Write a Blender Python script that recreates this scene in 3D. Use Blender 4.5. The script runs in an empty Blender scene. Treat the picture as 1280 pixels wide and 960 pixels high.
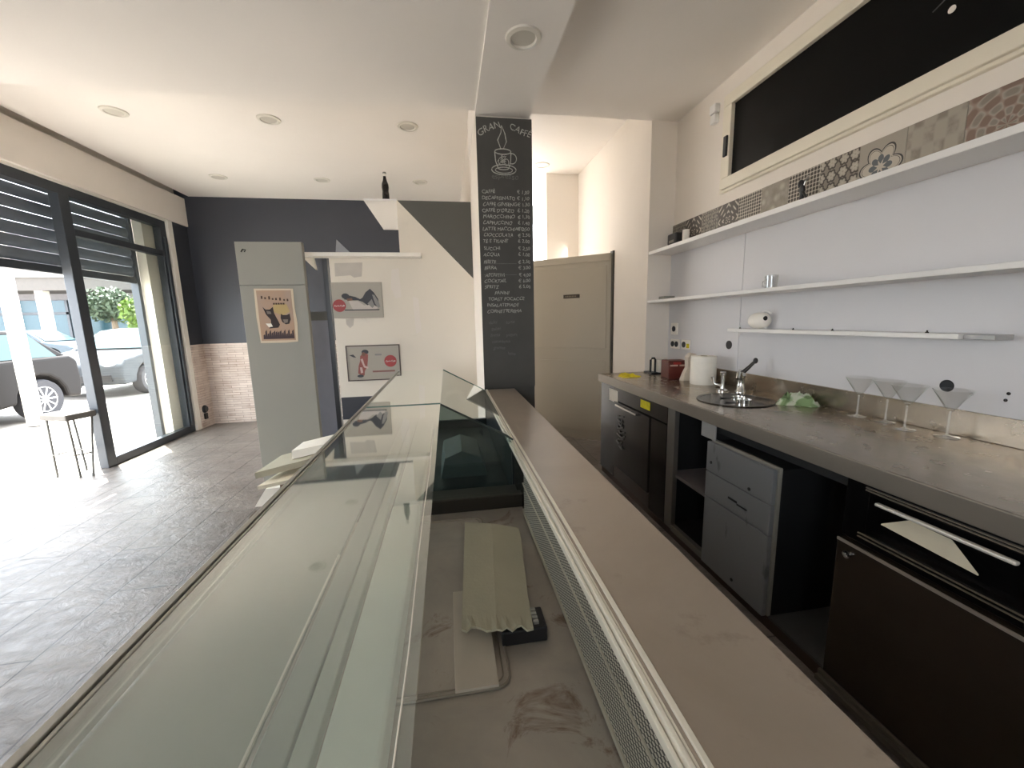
import bpy, bmesh, math, random
from mathutils import Vector, Matrix
random.seed(7)
PI = math.pi
S = bpy.context.scene
COL = S.collection

# ------------------------------------------------------------------ helpers
def lin(h):
    h = h.lstrip('#')
    r = [int(h[i:i+2], 16)/255 for i in (0, 2, 4)]
    return tuple((x/12.92 if x <= .04045 else ((x+.055)/1.055)**2.4) for x in r)

class NT:
    def __init__(self, name):
        self.m = bpy.data.materials.new(name); self.m.use_nodes = True
        self.t = self.m.node_tree; self.t.nodes.clear()
        self.out = self.t.nodes.new('ShaderNodeOutputMaterial')
    def n(self, typ, **kw):
        nd = self.t.nodes.new(typ)
        for k, v in kw.items():
            if k.startswith('_'): setattr(nd, k[1:], v)
            else:
                nd.inputs[k.replace('__', ' ')].default_value = v
        return nd
    def l(self, a, b): self.t.links.new(a, b)
    def math(self, op, a, b=None, c=None):
        nd = self.t.nodes.new('ShaderNodeMath'); nd.operation = op
        for i, x in enumerate((a, b, c)):
            if x is None: continue
            if isinstance(x, (int, float)): nd.inputs[i].default_value = x
            else: self.l(x, nd.inputs[i])
        return nd.outputs[0]
    def mix(self, fac, a, b):
        nd = self.t.nodes.new('ShaderNodeMix'); nd.data_type = 'RGBA'
        for s, x in ((nd.inputs[0], fac), (nd.inputs[6], a), (nd.inputs[7], b)):
            if isinstance(x, (int, float)): s.default_value = x
            elif isinstance(x, tuple): s.default_value = (*x[:3], 1)
            else: self.l(x, s)
        return nd.outputs[2]
    def ramp(self, fac, stops):
        nd = self.t.nodes.new('ShaderNodeValToRGB')
        e = nd.color_ramp.elements
        while len(e) < len(stops): e.new(.5)
        for el, (p, c) in zip(e, stops):
            el.position = p; el.color = (*c, 1) if len(c) == 3 else c
        self.l(fac, nd.inputs[0]); return nd.outputs[0]
    def pos(self):
        return self.t.nodes.new('ShaderNodeNewGeometry').outputs['Position']
    def obj(self):
        return self.t.nodes.new('ShaderNodeTexCoord').outputs['Object']
    def noise(self, scale, detail=4, vec=None, rough=.55, dist=0):
        nd = self.n('ShaderNodeTexNoise', Scale=scale, Detail=detail, Roughness=rough, Distortion=dist)
        self.l(vec if vec is not None else self.obj(), nd.inputs['Vector']); return nd.outputs['Fac']
    def mapping(self, vec, scale=(1, 1, 1), rot=(0, 0, 0), loc=(0, 0, 0)):
        nd = self.t.nodes.new('ShaderNodeMapping')
        nd.inputs['Scale'].default_value = scale; nd.inputs['Rotation'].default_value = rot
        nd.inputs['Location'].default_value = loc
        self.l(vec, nd.inputs['Vector']); return nd.outputs[0]
    def bsdf(self, color, rough=.5, metal=0, bump=None, bstr=.2, bdist=.01, spec=.5, coat=0):
        b = self.t.nodes.new('ShaderNodeBsdfPrincipled')
        if isinstance(color, tuple): b.inputs['Base Color'].default_value = (*color, 1)
        else: self.l(color, b.inputs['Base Color'])
        if isinstance(rough, (int, float)): b.inputs['Roughness'].default_value = rough
        else: self.l(rough, b.inputs['Roughness'])
        b.inputs['Metallic'].default_value = metal
        b.inputs['Specular IOR Level'].default_value = spec
        b.inputs['Coat Weight'].default_value = coat
        if bump is not None:
            bn = self.n('ShaderNodeBump', Strength=bstr, Distance=bdist)
            self.l(bump, bn.inputs['Height']); self.l(bn.outputs[0], b.inputs['Normal'])
        self.l(b.outputs[0], self.out.inputs['Surface'])
        return b

def mat(name, hexc, rough=.5, metal=0, var=.06, scale=6, bump=0, spec=.5, coat=0):
    t = NT(name); c = lin(hexc)
    nz = t.noise(scale, 5)
    col = t.ramp(nz, [(.3, tuple(x*(1-var) for x in c)), (.7, tuple(min(1, x*(1+var)) for x in c))])
    t.bsdf(col, rough, metal, t.noise(scale*14, 3) if bump else None, bump, .004, spec, coat)
    return t.m

def glass_mat(name, tint, boost=1.7, rough=.01, dust_glint=0, dust_glint_col=(.7, .75, .7)):
    """thin sheet: fresnel reflection on the face met first, tinted see-through, a pale share for dust and painted glints"""
    t = NT(name)
    lw = t.n('ShaderNodeFresnel', IOR=1.5)
    geo = t.t.nodes.new('ShaderNodeNewGeometry')
    f = t.math('MULTIPLY', lw.outputs[0], t.math('SUBTRACT', 1, geo.outputs['Backfacing']))
    f = t.math('MINIMUM', t.math('MULTIPLY', f, boost), 1)
    tr = t.n('ShaderNodeBsdfTransparent', Color=(*tint, 1))
    gl = t.n('ShaderNodeBsdfGlossy', Color=(.97, 1, .985, 1), Roughness=rough)
    a = tr.outputs[0]
    if dust_glint:
        df = t.n('ShaderNodeBsdfDiffuse', Color=(*dust_glint_col, 1))
        ms = t.t.nodes.new('ShaderNodeMixShader')
        nz = t.noise(3.5, 6)
        t.l(t.math('MULTIPLY', nz, dust_glint*2), ms.inputs[0]); t.l(a, ms.inputs[1]); t.l(df.outputs[0], ms.inputs[2])
        a = ms.outputs[0]
    ms = t.t.nodes.new('ShaderNodeMixShader')
    t.l(f, ms.inputs[0]); t.l(a, ms.inputs[1]); t.l(gl.outputs[0], ms.inputs[2])
    t.l(ms.outputs[0], t.out.inputs['Surface'])
    return t.m

class MB:
    def __init__(self): self.v = []; self.f = []; self.m = []; self.uv = {}
    def add(self, vs, fs, mi=0):
        o = len(self.v); self.v += [tuple(v) for v in vs]
        for f in fs: self.f.append(tuple(o+i for i in f)); self.m.append(mi)
        return self
    def box(self, x0, x1, y0, y1, z0, z1, mi=0):
        return self.add([(x, y, z) for z in (z0, z1) for y in (y0, y1) for x in (x0, x1)],
                        [(0, 2, 3, 1), (4, 5, 7, 6), (0, 1, 5, 4), (2, 6, 7, 3), (0, 4, 6, 2), (1, 3, 7, 5)], mi)
    def prism(self, poly, axis, a0, a1, mi=0):
        def P(p, a):
            return {'x': (a, p[0], p[1]), 'y': (p[0], a, p[1]), 'z': (p[0], p[1], a)}[axis]
        n = len(poly); vs = [P(p, a0) for p in poly]+[P(p, a1) for p in poly]
        fs = [tuple(range(n))[::-1], tuple(range(n, 2*n))]+[(i, (i+1) % n, n+(i+1) % n, n+i) for i in range(n)]
        area = sum(poly[i][0]*poly[(i+1) % n][1]-poly[(i+1) % n][0]*poly[i][1] for i in range(n))
        flip = (area < 0) != (axis == 'y') 
        if a1 < a0: flip = not flip
        if flip: fs = [f[::-1] for f in fs]
        return self.add(vs, fs, mi)
    def lathe(self, prof, c=(0, 0, 0), n=24, axis='z', mi=0):
        vs = []; fs = []
        for r, h in prof:
            for k in range(n):
                a = 2*PI*k/n; x, y = r*math.cos(a), r*math.sin(a)
                p = {'z': (x, y, h), 'y': (x, h, -y), 'x': (h, x, y)}[axis]
                vs.append((c[0]+p[0], c[1]+p[1], c[2]+p[2]))
        for i in range(len(prof)-1):
            for k in range(n):
                k2 = (k+1) % n
                fs.append((i*n+k, i*n+k2, (i+1)*n+k2, (i+1)*n+k))
        if prof[0][0] > 1e-6: fs.append(tuple(range(n))[::-1])
        if prof[-1][0] > 1e-6: fs.append(tuple((len(prof)-1)*n+k for k in range(n)))
        return self.add(vs, fs, mi)
    def cyl(self, c, r, h, axis='z', n=20, mi=0, r2=None):
        return self.lathe([(r, 0), (r if r2 is None else r2, h)], c, n, axis, mi)
    def tube(self, pts, r, n=8, mi=0, closed=False):
        pts = [Vector(p) for p in pts]; m = len(pts); vs = []; fs = []
        for i, p in enumerate(pts):
            a = pts[i-1] if (i > 0 or closed) else p; b = pts[(i+1) % m] if (i < m-1 or closed) else p
            d = (b-a).normalized(); u = d.orthogonal().normalized()
            ref = Vector((0, 0, 1)) if abs(d.z) < .9 else Vector((1, 0, 0))
            u = d.cross(ref).normalized(); w = d.cross(u)
            rr = r[i] if isinstance(r, (list, tuple)) else r
            for k in range(n):
                t = 2*PI*k/n; q = p+(u*math.cos(t)+w*math.sin(t))*rr; vs.append(tuple(q))
        for i in range(m if closed else m-1):
            j = (i+1) % m
            for k in range(n):
                k2 = (k+1) % n; fs.append((i*n+k2, i*n+k, j*n+k, j*n+k2))
        if not closed: fs += [tuple(range(n)), tuple((m-1)*n+k for k in range(n))[::-1]]
        return self.add(vs, fs, mi)
    def ball(self, c, r, sx=1, sy=1, sz=1, n=16, mi=0):
        k = n//2
        prof = [(r*math.sin(PI*i/k), -r*math.cos(PI*i/k)) for i in range(k+1)]
        o = len(self.v); self.lathe(prof, (0, 0, 0), n, 'z', mi)
        for i in range(o, len(self.v)):
            x, y, z = self.v[i]; self.v[i] = (c[0]+x*sx, c[1]+y*sy, c[2]+z*sz)
        return self
    def jitter(self, a, seed=1):
        rn = random.Random(seed)
        self.v = [tuple(x+rn.uniform(-a, a) for x in v) for v in self.v]; return self
    def turn(self, ang, c=(0, 0), start=0):
        ca, sa = math.cos(ang), math.sin(ang)
        for i in range(start, len(self.v)):
            x, y, z = self.v[i]; x -= c[0]; y -= c[1]
            self.v[i] = (c[0]+x*ca-y*sa, c[1]+x*sa+y*ca, z)
        return self
    def build(self, name, mats, parent=None, origin=None, bevel=0, smooth=None, seg=2):
        if not isinstance(mats, (list, tuple)): mats = [mats]
        if origin is None:
            if parent is not None: origin = WP[parent.name]
            else:
                xs, ys, zs = zip(*self.v)
                origin = ((min(xs)+max(xs))/2, (min(ys)+max(ys))/2, min(zs))
        me = bpy.data.meshes.new(name)
        me.from_pydata([(x-origin[0], y-origin[1], z-origin[2]) for x, y, z in self.v], [], self.f)
        for mm in mats: me.materials.append(mm)
        for p, mi in zip(me.polygons, self.m): p.material_index = mi
        if self.uv:
            ul = me.uv_layers.new(name='UVMap')
            for fi, uvs in self.uv.items():
                p = me.polygons[fi]
                for li, uv in zip(p.loop_indices, uvs): ul.data[li].uv = uv
        me.validate(); me.update()
        if smooth:
            for p in me.polygons: p.use_smooth = True
            me.set_sharp_from_angle(angle=math.radians(smooth))
        o = bpy.data.objects.new(name, me); COL.objects.link(o)
        if parent is not None:
            o.parent = parent; po = WP[parent.name]
            o.location = tuple(origin[i]-po[i] for i in range(3))
        else: o.location = origin
        WP[o.name] = tuple(origin)
        if bevel:
            b = o.modifiers.new('bevel', 'BEVEL'); b.width = bevel; b.segments = seg
            b.limit_method = 'ANGLE'; b.angle_limit = .6
        return o
WP = {}
def tag(o, label, cat, group=None, kind=None):
    o['label'] = label; o['category'] = cat
    if group: o['group'] = group
    if kind: o['kind'] = kind
    return o
def thing(name, label, cat, loc, group=None):
    o = bpy.data.objects.new(name, None); COL.objects.link(o); o.location = loc
    o.empty_display_size = .05
    WP[o.name] = tuple(loc); return tag(o, label, cat, group)
def struct(o):
    o['kind'] = 'structure'; return o
def dup(root, loc, label, rotz=None, group=None):
    r = root.copy(); COL.objects.link(r); r.location = loc; r['label'] = label
    if rotz is not None: r.rotation_euler = (0, 0, rotz)
    if group: r['group'] = group
    for ch in list(root.children):
        c = ch.copy(); COL.objects.link(c); c.parent = r
        for g in ch.children:
            d = g.copy(); COL.objects.link(d); d.parent = c
    return r
def text(name, body, size, loc, m, parent, rot=(PI/2, 0, 0), align='LEFT', line=1, shear=0, ext=.0006, width=1, wob=.07):
    cu = bpy.data.curves.new(name, 'FONT'); cu.body = body; cu.size = size; cu.extrude = ext
    cu.align_x = align; cu.space_line = line; cu.shear = shear; cu.materials.append(m)
    cu.space_character = width
    tmp = bpy.data.objects.new(name+'_outline', cu); COL.objects.link(tmp); bpy.context.view_layer.update()
    me = bpy.data.meshes.new_from_object(tmp.evaluated_get(bpy.context.evaluated_depsgraph_get()))
    bpy.data.objects.remove(tmp); bpy.data.curves.remove(cu); me.name = name
    if not me.materials: me.materials.append(m)
    if wob:
        rn = random.Random(len(body)*7+int(loc[2]*1000)); ph = rn.uniform(0, 6)
        for v in me.vertices:
            v.co.y += wob*size*(math.sin(v.co.x/size*2.1+ph)+.6*math.sin(v.co.x/size*5.3+ph*2)); v.co.x += wob*size*.7*math.sin(v.co.x/size*3.7+v.co.y/size*4+ph)
    o = bpy.data.objects.new(name, me); COL.objects.link(o); o.parent = parent
    po = WP[parent.name]; o.location = tuple(loc[i]-po[i] for i in range(3)); o.rotation_euler = rot
    return o

# ------------------------------------------------------------------ materials
M_wall = mat('warm_white_paint', '#eae2d8', .75, 0, .02, 2, .15)
M_ceil = mat('ceiling_paint', '#ede7e0', .85, 0, .015, 1.5)
M_navy = mat('navy_paint', '#34363d', .55, 0, .05, 2)
M_greypaint = mat('grey_paint', '#55544f', .6, 0, .04, 3)
M_pvc = mat('white_pvc', '#e9e1cf', .4, 0, .03, 3)
M_lam = mat('white_laminate', '#ebe9e6', .45, 0, .015, 2)
M_panel = mat('pale_wall_panel', '#d3d2d4', .4, 0, .02, 1.5)
M_white = mat('white_plastic', '#efeae0', .4, 0, .02, 8)
M_alu = mat('dark_grey_aluminium', '#41454a', .4, .3, .06, 5)
M_shut = mat('shutter_slat', '#6d757e', .5, .2, .08, 4)
M_black = mat('black_plastic', '#17171a', .35, 0, .1, 8)
M_blackgloss = mat('black_gloss', '#0d0c0c', .2, 0, .1, 5, 0, .3)
M_blackpane = mat('black_pane', '#080808', .4, 0, .1, 5, 0, .15)
M_darksteel = mat('dark_steel', '#28231f', .25, .35, .15, 4)
M_chrome = mat('chrome', '#d6d6d3', .12, 1, .03, 5)
M_grey = mat('grey_panel', '#8f8d84', .5, 0, .03, 2)
M_dark = mat('dark_interior', '#121212', .8, 0, .2, 5)
M_door = mat('beige_door_paint', '#b3aa99', .5, 0, .03, 1.5)
M_cream = mat('cream_card', '#d8cfb8', .8, 0, .05, 10)
M_card = mat('grey_cardboard', '#a9a38e', .8, 0, .05, 6, .3)
M_paper = mat('white_paper', '#eee9dd', .85, 0, .03, 15, .3)
M_red = mat('red_enamel', '#9c2a26', .45, 0, .05, 5)
M_yellow = mat('yellow_cloth', '#d9c81f', .85, 0, .2, 30, .6)
M_greencl = mat('green_cloth', '#8da67c', .9, 0, .3, 25, .8)
M_redbrown = mat('red_brown_box', '#5b2118', .45, 0, .15, 10)
M_chalk = mat('chalk', '#b9b8b2', .95, 0, .25, 60)
M_chalkfaint = mat('faint_chalk', '#6f6f6c', .95, 0, .25, 60)
M_lens = mat('downlight_lens', '#c9c4b8', .4, 0, .03, 5)
M_ring = mat('downlight_ring', '#dcd7cc', .4, 0, .03, 5)

def m_steel():
    t = NT('worktop_steel')
    p = t.obj(); st = t.noise(3.2, 8, t.mapping(p, (1, .5, 1)), .65, .6); sm = t.noise(14, 5, p)
    col = t.ramp(st, [(.3, lin('#8d8375')), (.55, lin('#aca090')), (.75, lin('#c0b4a5'))])
    r = t.math('ADD', .15, t.math('MULTIPLY', sm, .2))
    t.bsdf(col, r, .9, st, .03, .002)
    return t.m
M_steel = m_steel()
def m_bartop():
    t = NT('bar_top_steel')
    p = t.obj(); st = t.noise(2.2, 7, p, .6, .5); sp = t.noise(9, 6, p, .7)
    col = t.ramp(st, [(.3, lin('#9d9285')), (.7, lin('#aba094'))])
    col = t.mix(t.ramp(sp, [(.6, (0, 0, 0)), (.72, (.35, .35, .35))]), col, lin('#6d6155'))
    t.bsdf(col, .4, .3, sp, .05, .002)
    return t.m
M_bartop = m_bartop()
def m_wellfloor():
    t = NT('stained_tray_steel')
    p = t.obj(); st = t.noise(3, 8, p, .65, .5); sp = t.noise(7, 6, p, .7, 1.0)
    col = t.ramp(st, [(.3, lin('#938c84')), (.7, lin('#b3a99d'))])
    col = t.mix(t.ramp(sp, [(.57, (0, 0, 0)), (.68, (.8, .8, .8))]), col, lin('#6a4f3c'))
    t.bsdf(col, .45, .3, sp, .1, .002)
    return t.m
M_well = m_wellfloor()
def m_floor():
    t = NT('stone_tile_floor')
    p = t.pos()
    br = t.n('ShaderNodeTexBrick', Scale=1, Mortar__Size=.004, Mortar__Smooth=.2, Brick__Width=.9, Row__Height=.29, Bias=0)
    br.inputs['Color1'].default_value = (.9, .9, .9, 1); br.inputs['Color2'].default_value = (1, 1, 1, 1)
    br.inputs['Mortar'].default_value = (.35, .35, .35, 1)
    t.l(t.mapping(p, (1, 1, 1), (0, 0, PI/2), (0, 0.06, 0)), br.inputs['Vector'])
    big = t.noise(1.6, 8, t.mapping(p, (1, 2.2, 1)), .65, .8); fine = t.noise(13, 8, p, .7, .6)
    base = t.ramp(big, [(.3, lin('#675f59')), (.5, lin('#7b736c')), (.75, lin('#8d857d'))])
    vein = t.ramp(fine, [(.38, (.62, .62, .62)), (.5, (1, 1, 1))])
    mm = t.t.nodes.new('ShaderNodeMix'); mm.data_type = 'RGBA'; mm.blend_type = 'MULTIPLY'; mm.inputs[0].default_value = .6
    t.l(base, mm.inputs[6]); t.l(vein, mm.inputs[7])
    m2 = t.t.nodes.new('ShaderNodeMix'); m2.data_type = 'RGBA'; m2.blend_type = 'MULTIPLY'; m2.inputs[0].default_value = 1
    t.l(mm.outputs[2], m2.inputs[6]); t.l(br.outputs['Color'], m2.inputs[7])
    hgt = t.math('ADD', t.math('MULTIPLY', fine, .6), t.math('SUBTRACT', big, t.math('MULTIPLY', br.outputs['Fac'], 1.2)))
    t.bsdf(m2.outputs[2], t.math('ADD', .22, t.math('MULTIPLY', fine, .2)), 0, hgt, .9, .012, .4)
    return t.m
M_floor = m_floor()
def m_stone():
    t = NT('split_stone_cladding')
    p = t.pos()
    nd = t.t.nodes.new('ShaderNodeSeparateXYZ'); t.l(p, nd.inputs[0])
    cb = t.t.nodes.new('ShaderNodeCombineXYZ')
    t.l(t.math('ADD', nd.outputs[0], nd.outputs[1]), cb.inputs[0]); t.l(nd.outputs[2], cb.inputs[1])
    br = t.n('ShaderNodeTexBrick', Scale=1, Mortar__Size=.003, Mortar__Smooth=.4, Brick__Width=.21, Row__Height=.034, Bias=0)
    br.inputs['Color1'].default_value = (*lin('#d3c2b6'), 1); br.inputs['Color2'].default_value = (*lin('#b5a093'), 1)
    br.inputs['Mortar'].default_value = (*lin('#7a6a60'), 1)
    t.l(cb.outputs[0], br.inputs['Vector'])
    n = t.noise(20, 6, p); n2 = t.noise(4, 4, p)
    c = t.mix(t.ramp(n2, [(.35, (0, 0, 0)), (.7, (.7, .7, .7))]), br.outputs['Color'], lin('#d8ccc2'))
    t.bsdf(c, .8, 0, t.math('SUBTRACT', n, br.outputs['Fac']), .7, .01)
    return t.m
M_stone = m_stone()
def m_scuffed():
    t = NT('scuffed_white_wall')
    p = t.pos(); n = t.noise(5, 5, p, .6, .4)
    c = t.mix(t.ramp(n, [(.66, (0, 0, 0)), (.72, (.4, .4, .4))]), lin('#e8e0d2'), lin('#d8cfc2'))
    t.bsdf(c, .7, 0, n, .05, .004); return t.m
M_scuff = m_scuffed()
def m_grill():
    t = NT('perforated_grille')
    p = t.obj(); s = t.t.nodes.new('ShaderNodeSeparateXYZ'); t.l(p, s.inputs[0])
    a = t.math('MULTIPLY', s.outputs[1], 2*PI/.014); row = t.math('MULTIPLY', s.outputs[2], 2*PI/.0105)
    v = t.math('MULTIPLY', t.math('SINE', t.math('ADD', a, t.math('MULTIPLY', row, .5))), t.math('SINE', row))
    f = t.math('GREATER_THAN', v, -.05)
    c = t.mix(f, lin('#c9c6ba'), lin('#34322e'))
    t.bsdf(c, .4, .3); return t.m
M_grill = m_grill()
def m_film():
    t = NT('film_covered_front')
    p = t.obj(); w = t.n('ShaderNodeTexWave', Scale=2.2, Distortion=9, Detail=4)
    t.l(t.mapping(p, (1, 1, 1), (.6, 0, 0)), w.inputs['Vector'])
    n = t.noise(3.5, 4, t.mapping(p, (1, 3, 1.2), (.7, 0, 0)))
    c = t.mix(t.ramp(n, [(.62, (0, 0, 0)), (.68, (1, 1, 1))]), lin('#86888a'), lin('#67686a'))
    t.bsdf(c, .38, .1, n, .2, .005); return t.m
M_film = m_film()

M_glass = glass_mat('green_edge_glass', (.93, .965, .955), 3.3, .03, .07, (.62, .68, .64))
M_pane = glass_mat('clear_pane', (.95, .97, .96), 1.5, .01, .01)
M_thin = glass_mat('drinking_glass', (.96, .96, .955), 1.8, .03)
M_stem = glass_mat('glass_stem', (.97, .97, .96), 2.2, .05, .28, (.85, .82, .78))  # pale diffuse colour imitates the light caught in stems and feet
M_thin2 = glass_mat('tumbler_glass', (.86, .86, .86), 2, .03)
M_glassedge = mat('cut_glass_edge', '#5e7a70', .2, 0, .1, 5)
M_extwhite = mat('sunny_render', '#cfc8ba', .85, 0, .05, 2)
M_carglass = mat('car_window_glass', '#1f3a3b', .1, .1, .05, 2)
M_tyre = mat('tyre_rubber', '#26262a', .8, 0, .1, 20)

# ------------------------------------------------------------------ camera
R = ((0.9871050003361841, -0.1585341319464798, -0.022150560247500367),
     (0.04644230755798155, 0.15120872157930007, 0.98741026659998),
     (0.15318887159318026, 0.9757063346757209, -0.156621576079665))
cam = bpy.data.cameras.new('camera'); co = bpy.data.objects.new('camera', cam); COL.objects.link(co)
mw = Matrix(((R[0][0], R[1][0], -R[2][0], 0), (R[0][1], R[1][1], -R[2][1], 0), (R[0][2], R[1][2], -R[2][2], 1.38), (0, 0, 0, 1)))
co.matrix_world = mw
cam.sensor_fit = 'HORIZONTAL'; cam.sensor_width = 36; cam.lens = 500/1280*36; cam.clip_start = .02; cam.clip_end = 300
S.camera = co

# ------------------------------------------------------------------ the setting
def sbox(name, mats, *b, mi=0, bevel=0):
    return struct(MB().box(*b, mi=mi).build(name, mats, bevel=bevel))
YB = -2.6
sbox('floor', M_floor, -3.5, 2.0, YB, 6.3, -.1, 0)
# ground outside
def m_ground():
    t = NT('sunlit_asphalt'); p = t.pos(); n = t.noise(1.2, 6, p); f = t.noise(60, 3, p)
    t.bsdf(t.ramp(n, [(.3, lin('#8a857e')), (.7, lin('#a29c94'))]), .9, 0, f, .2, .01); return t.m
sbox('ground', m_ground(), -70, -3.5, -40, 70, -.12, -.015)
# back wall
struct(MB().box(-3.75, .27, 6.27, 6.42, 1.15, 3.3).build('wall_back', M_navy))
struct(MB().box(-3.4, .27, 6.255, 6.42, 0, 1.15).build('trim_1', M_stone))
# short wall between jamb and corner
struct(MB().box(-3.6, -3.4, 5.97, 6.42, 1.15, 2.8).build('wall_left', M_navy))
struct(MB().box(-3.6, -3.385, 5.97, 6.42, 0, 1.15).build('trim_2', M_stone))
# fascia over the shop front
struct(MB().box(-3.62, -3.38, YB, 6.27, 2.72, 3.08).build('trim_3', M_wall, bevel=.004))
struct(MB().box(-3.62, -3.5, YB, 6.42, 3.08, 3.35).build('wall_left_upper', M_wall))
struct(MB().box(-3.5, -3.41, YB, 5.97, 2.70, 2.74).build('trim_4', M_white))
# ceilings
sbox('ceiling', M_ceil, -3.33, .27, 3.03, 6.27, 3.11, 3.2)
sbox('ceiling_upper', M_ceil, -3.55, .27, 3.03, 6.3, 3.2, 3.3)
sbox('ceiling_lowered', M_ceil, -3.4, .27, YB, 3.03, 2.82, 3.3)
sbox('ceiling_kitchen', M_ceil, .27, 2.0, YB, 3.36, 2.98, 3.3)
sbox('ceiling_passage', M_ceil, .27, 3.0, 3.36, 6.6, 3.2, 3.3)
sbox('beam', M_ceil, .258, .645, YB, 3.85, 2.80, 3.2)
# column + wall along the dining side
struct(MB().box(.262, .66, 3.05, 3.85, 0, 2.80).add([(.263, 3.049, 0), (.659, 3.049, 0), (.659, 3.049, .87), (.263, 3.049, .87)], [(0, 1, 2, 3)], 1).build('column', [M_wall, mat('column_black', '#504f4c', .85, 0, .12, 4)]))
sbox('wall_dining', M_wall, .27, .66, 3.85, 6.3, 0, 3.2)
# partition with painted triangle
mb = MB()
mb.box(-.39, .262, 3.852, 5.0, 0, 2.45); mb.box(-1.0, -.39, 3.852, 5.0, 0, 1.956)
mb.add([(-.385, 3.85, 2.45), (.262, 3.85, 2.45), (.262, 3.85, 1.775)][::-1], [(0, 1, 2)], 1)
mb.add([(-.39, 3.85, 0), (.262, 3.85, 0), (.262, 3.85, 1.775), (-.385, 3.85, 2.45), (-.39, 3.85, 2.45)], [(0, 1, 2, 3, 4)], 2)
mb.add([(-1.0, 3.85, 0), (-.39, 3.85, 0), (-.39, 3.85, 1.956), (-1.0, 3.85, 1.956)], [(0, 1, 2, 3)], 2)
mb.box(-1.0, -.70, 3.846, 3.852, .50, .71, 3)  # flat dark panel standing in for the shade inside a niche
mb.prism([(-.955, 1.915), (-.72, 1.92), (-.735, 1.80), (-.80, 1.79), (-.83, 1.81), (-.96, 1.80)], 'y', 3.8485, 3.852, 4)
mb.prism([(-.90, 1.425), (-.83, 1.43), (-.84, 1.37), (-.87, 1.345), (-.90, 1.38)], 'y', 3.8485, 3.852, 4)
mb.prism([(-.47, 1.86), (-.41, 1.87), (-.40, 1.62), (-.45, 1.60), (-.49, 1.70)], 'y', 3.8485, 3.852, 0)
mb.prism([(-.30, 1.62), (-.25, 1.60), (-.24, 1.30), (-.29, 1.28)], 'y', 3.8485, 3.852, 0)
struct(mb.build('wall_partition', [M_wall, M_greypaint, M_scuff, M_navy, mat('grey_smear', '#c9c1b6', .7, 0, .06, 8)]))
struct(MB().box(-1.06, -1.02, 3.86, 3.9, 0, 1.956).build('trim_5', M_black))
struct(MB().box(-.67, -.39, 3.85, 5.0, 2.445, 2.46).build('trim_6', M_lam))
struct(MB().box(-1.30, -1.06, 3.95, 4.0, 0, 1.42).box(-1.30, -1.06, 3.94, 4.0, 1.42, 1.5, 1).build('wall_recess', [mat('blue_grey_paint', '#77777f', .6), M_greypaint]))
# kitchen side
sbox('wall_right', M_wall, 1.97, 2.12, YB, 3.35, 0, 3.0)
sbox('wall_end', M_wall, 1.74, 2.12, 3.35, 5.35, 0, 3.25)
struct(MB().box(1.955, 1.972, 2.461, 3.348, .98, 1.91).box(1.955, 1.972, YB, 2.456, .98, 1.91).build('trim_7', M_panel, bevel=.001))
sbox('wall_passage', M_wall, 1.32, 1.74, 5.24, 5.4, 0, 3.2)
sbox('wall_far', M_wall, .66, 1.34, 6.2, 6.35, 0, 3.2)
sbox('wall_front', M_wall, 0.9, 2.0, YB-.12, YB, 0, 3.1)
struct(MB().box(-3.5, .9, YB-.12, YB, 0, .95).box(-3.5, .9, YB-.12, YB, 2.35, 3.1).box(-3.5, -2.6, YB-.12, YB, .95, 2.35).box(-.8, .9, YB-.12, YB, .95, 2.35).build('wall_front_dining', M_wall))  # window hole added in this unseen wall for frontal light

# shop front: window_1 fixed light, header
fx0, fx1 = -3.51, -3.43
mb = MB()
mb.box(fx0, fx1, 4.45, 4.56, 0, 2.62); mb.box(fx0, fx1, 5.77, 5.88, 0, 2.62)
mb.box(fx0, fx1, 4.56, 5.77, 0, .085); mb.box(fx0, fx1, 4.56, 5.77, 2.265, 2.33)
mb.box(fx0, fx1, 2.65, 5.88, 2.615, 2.71); mb.box(fx0, fx1, 2.55, 2.65, 0, 2.71)
mb.box(fx1, fx1+.02, 5.80, 5.85, .1, 2.5)
w1 = struct(mb.build('window_1', M_alu, bevel=.004))
struct(MB().box(-3.475, -3.467, 4.56, 5.77, .085, 2.265).box(-3.475, -3.467, 4.56, 5.77, 2.33, 2.615).build('pane', M_pane, w1))
struct(MB().box(-3.55, -3.40, 5.88, 5.97, 0, 2.72).build('trim_8', M_white, bevel=.004))
struct(MB().box(-3.62, -3.52, 5.60, 5.98, 0, 3.3).build('wall_reveal', M_extwhite))
struct(MB().box(-3.86, -3.62, 5.86, 6.2, 0, 3.3).build('pillar_stone', M_stone))
sbox('wall_left_blocker', M_wall, -3.62, -3.45, YB, 2.55, 0, 2.72)  # unseen stretch closed off to cut light on the near ceiling
# roller shutter
rs = thing('roller_shutter', 'grey slatted roller shutter half lowered behind the shop front glazing', 'shutter', (-3.67, 4.2, 1.93))
mb = MB()
for k in range(7):
    z = 1.995+k*.11
    mb.prism([(-3.66, z), (-3.645, z+.012), (-3.635, z+.055), (-3.645, z+.098), (-3.66, z+.108), (-3.672, z+.1), (-3.66, z+.055), (-3.672, z+.008)], 'y', 2.56, 5.55)
mb.build('slats', M_shut, rs, smooth=40)
MB().box(-3.685, -3.63, 2.56, 5.55, 1.915, 1.99).build('bottom_bar', M_alu, rs, bevel=.006)
MB().box(-3.70, -3.62, 5.55, 5.60, 0, 2.75).build('guide_rail', M_alu, rs, bevel=.004)

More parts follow.
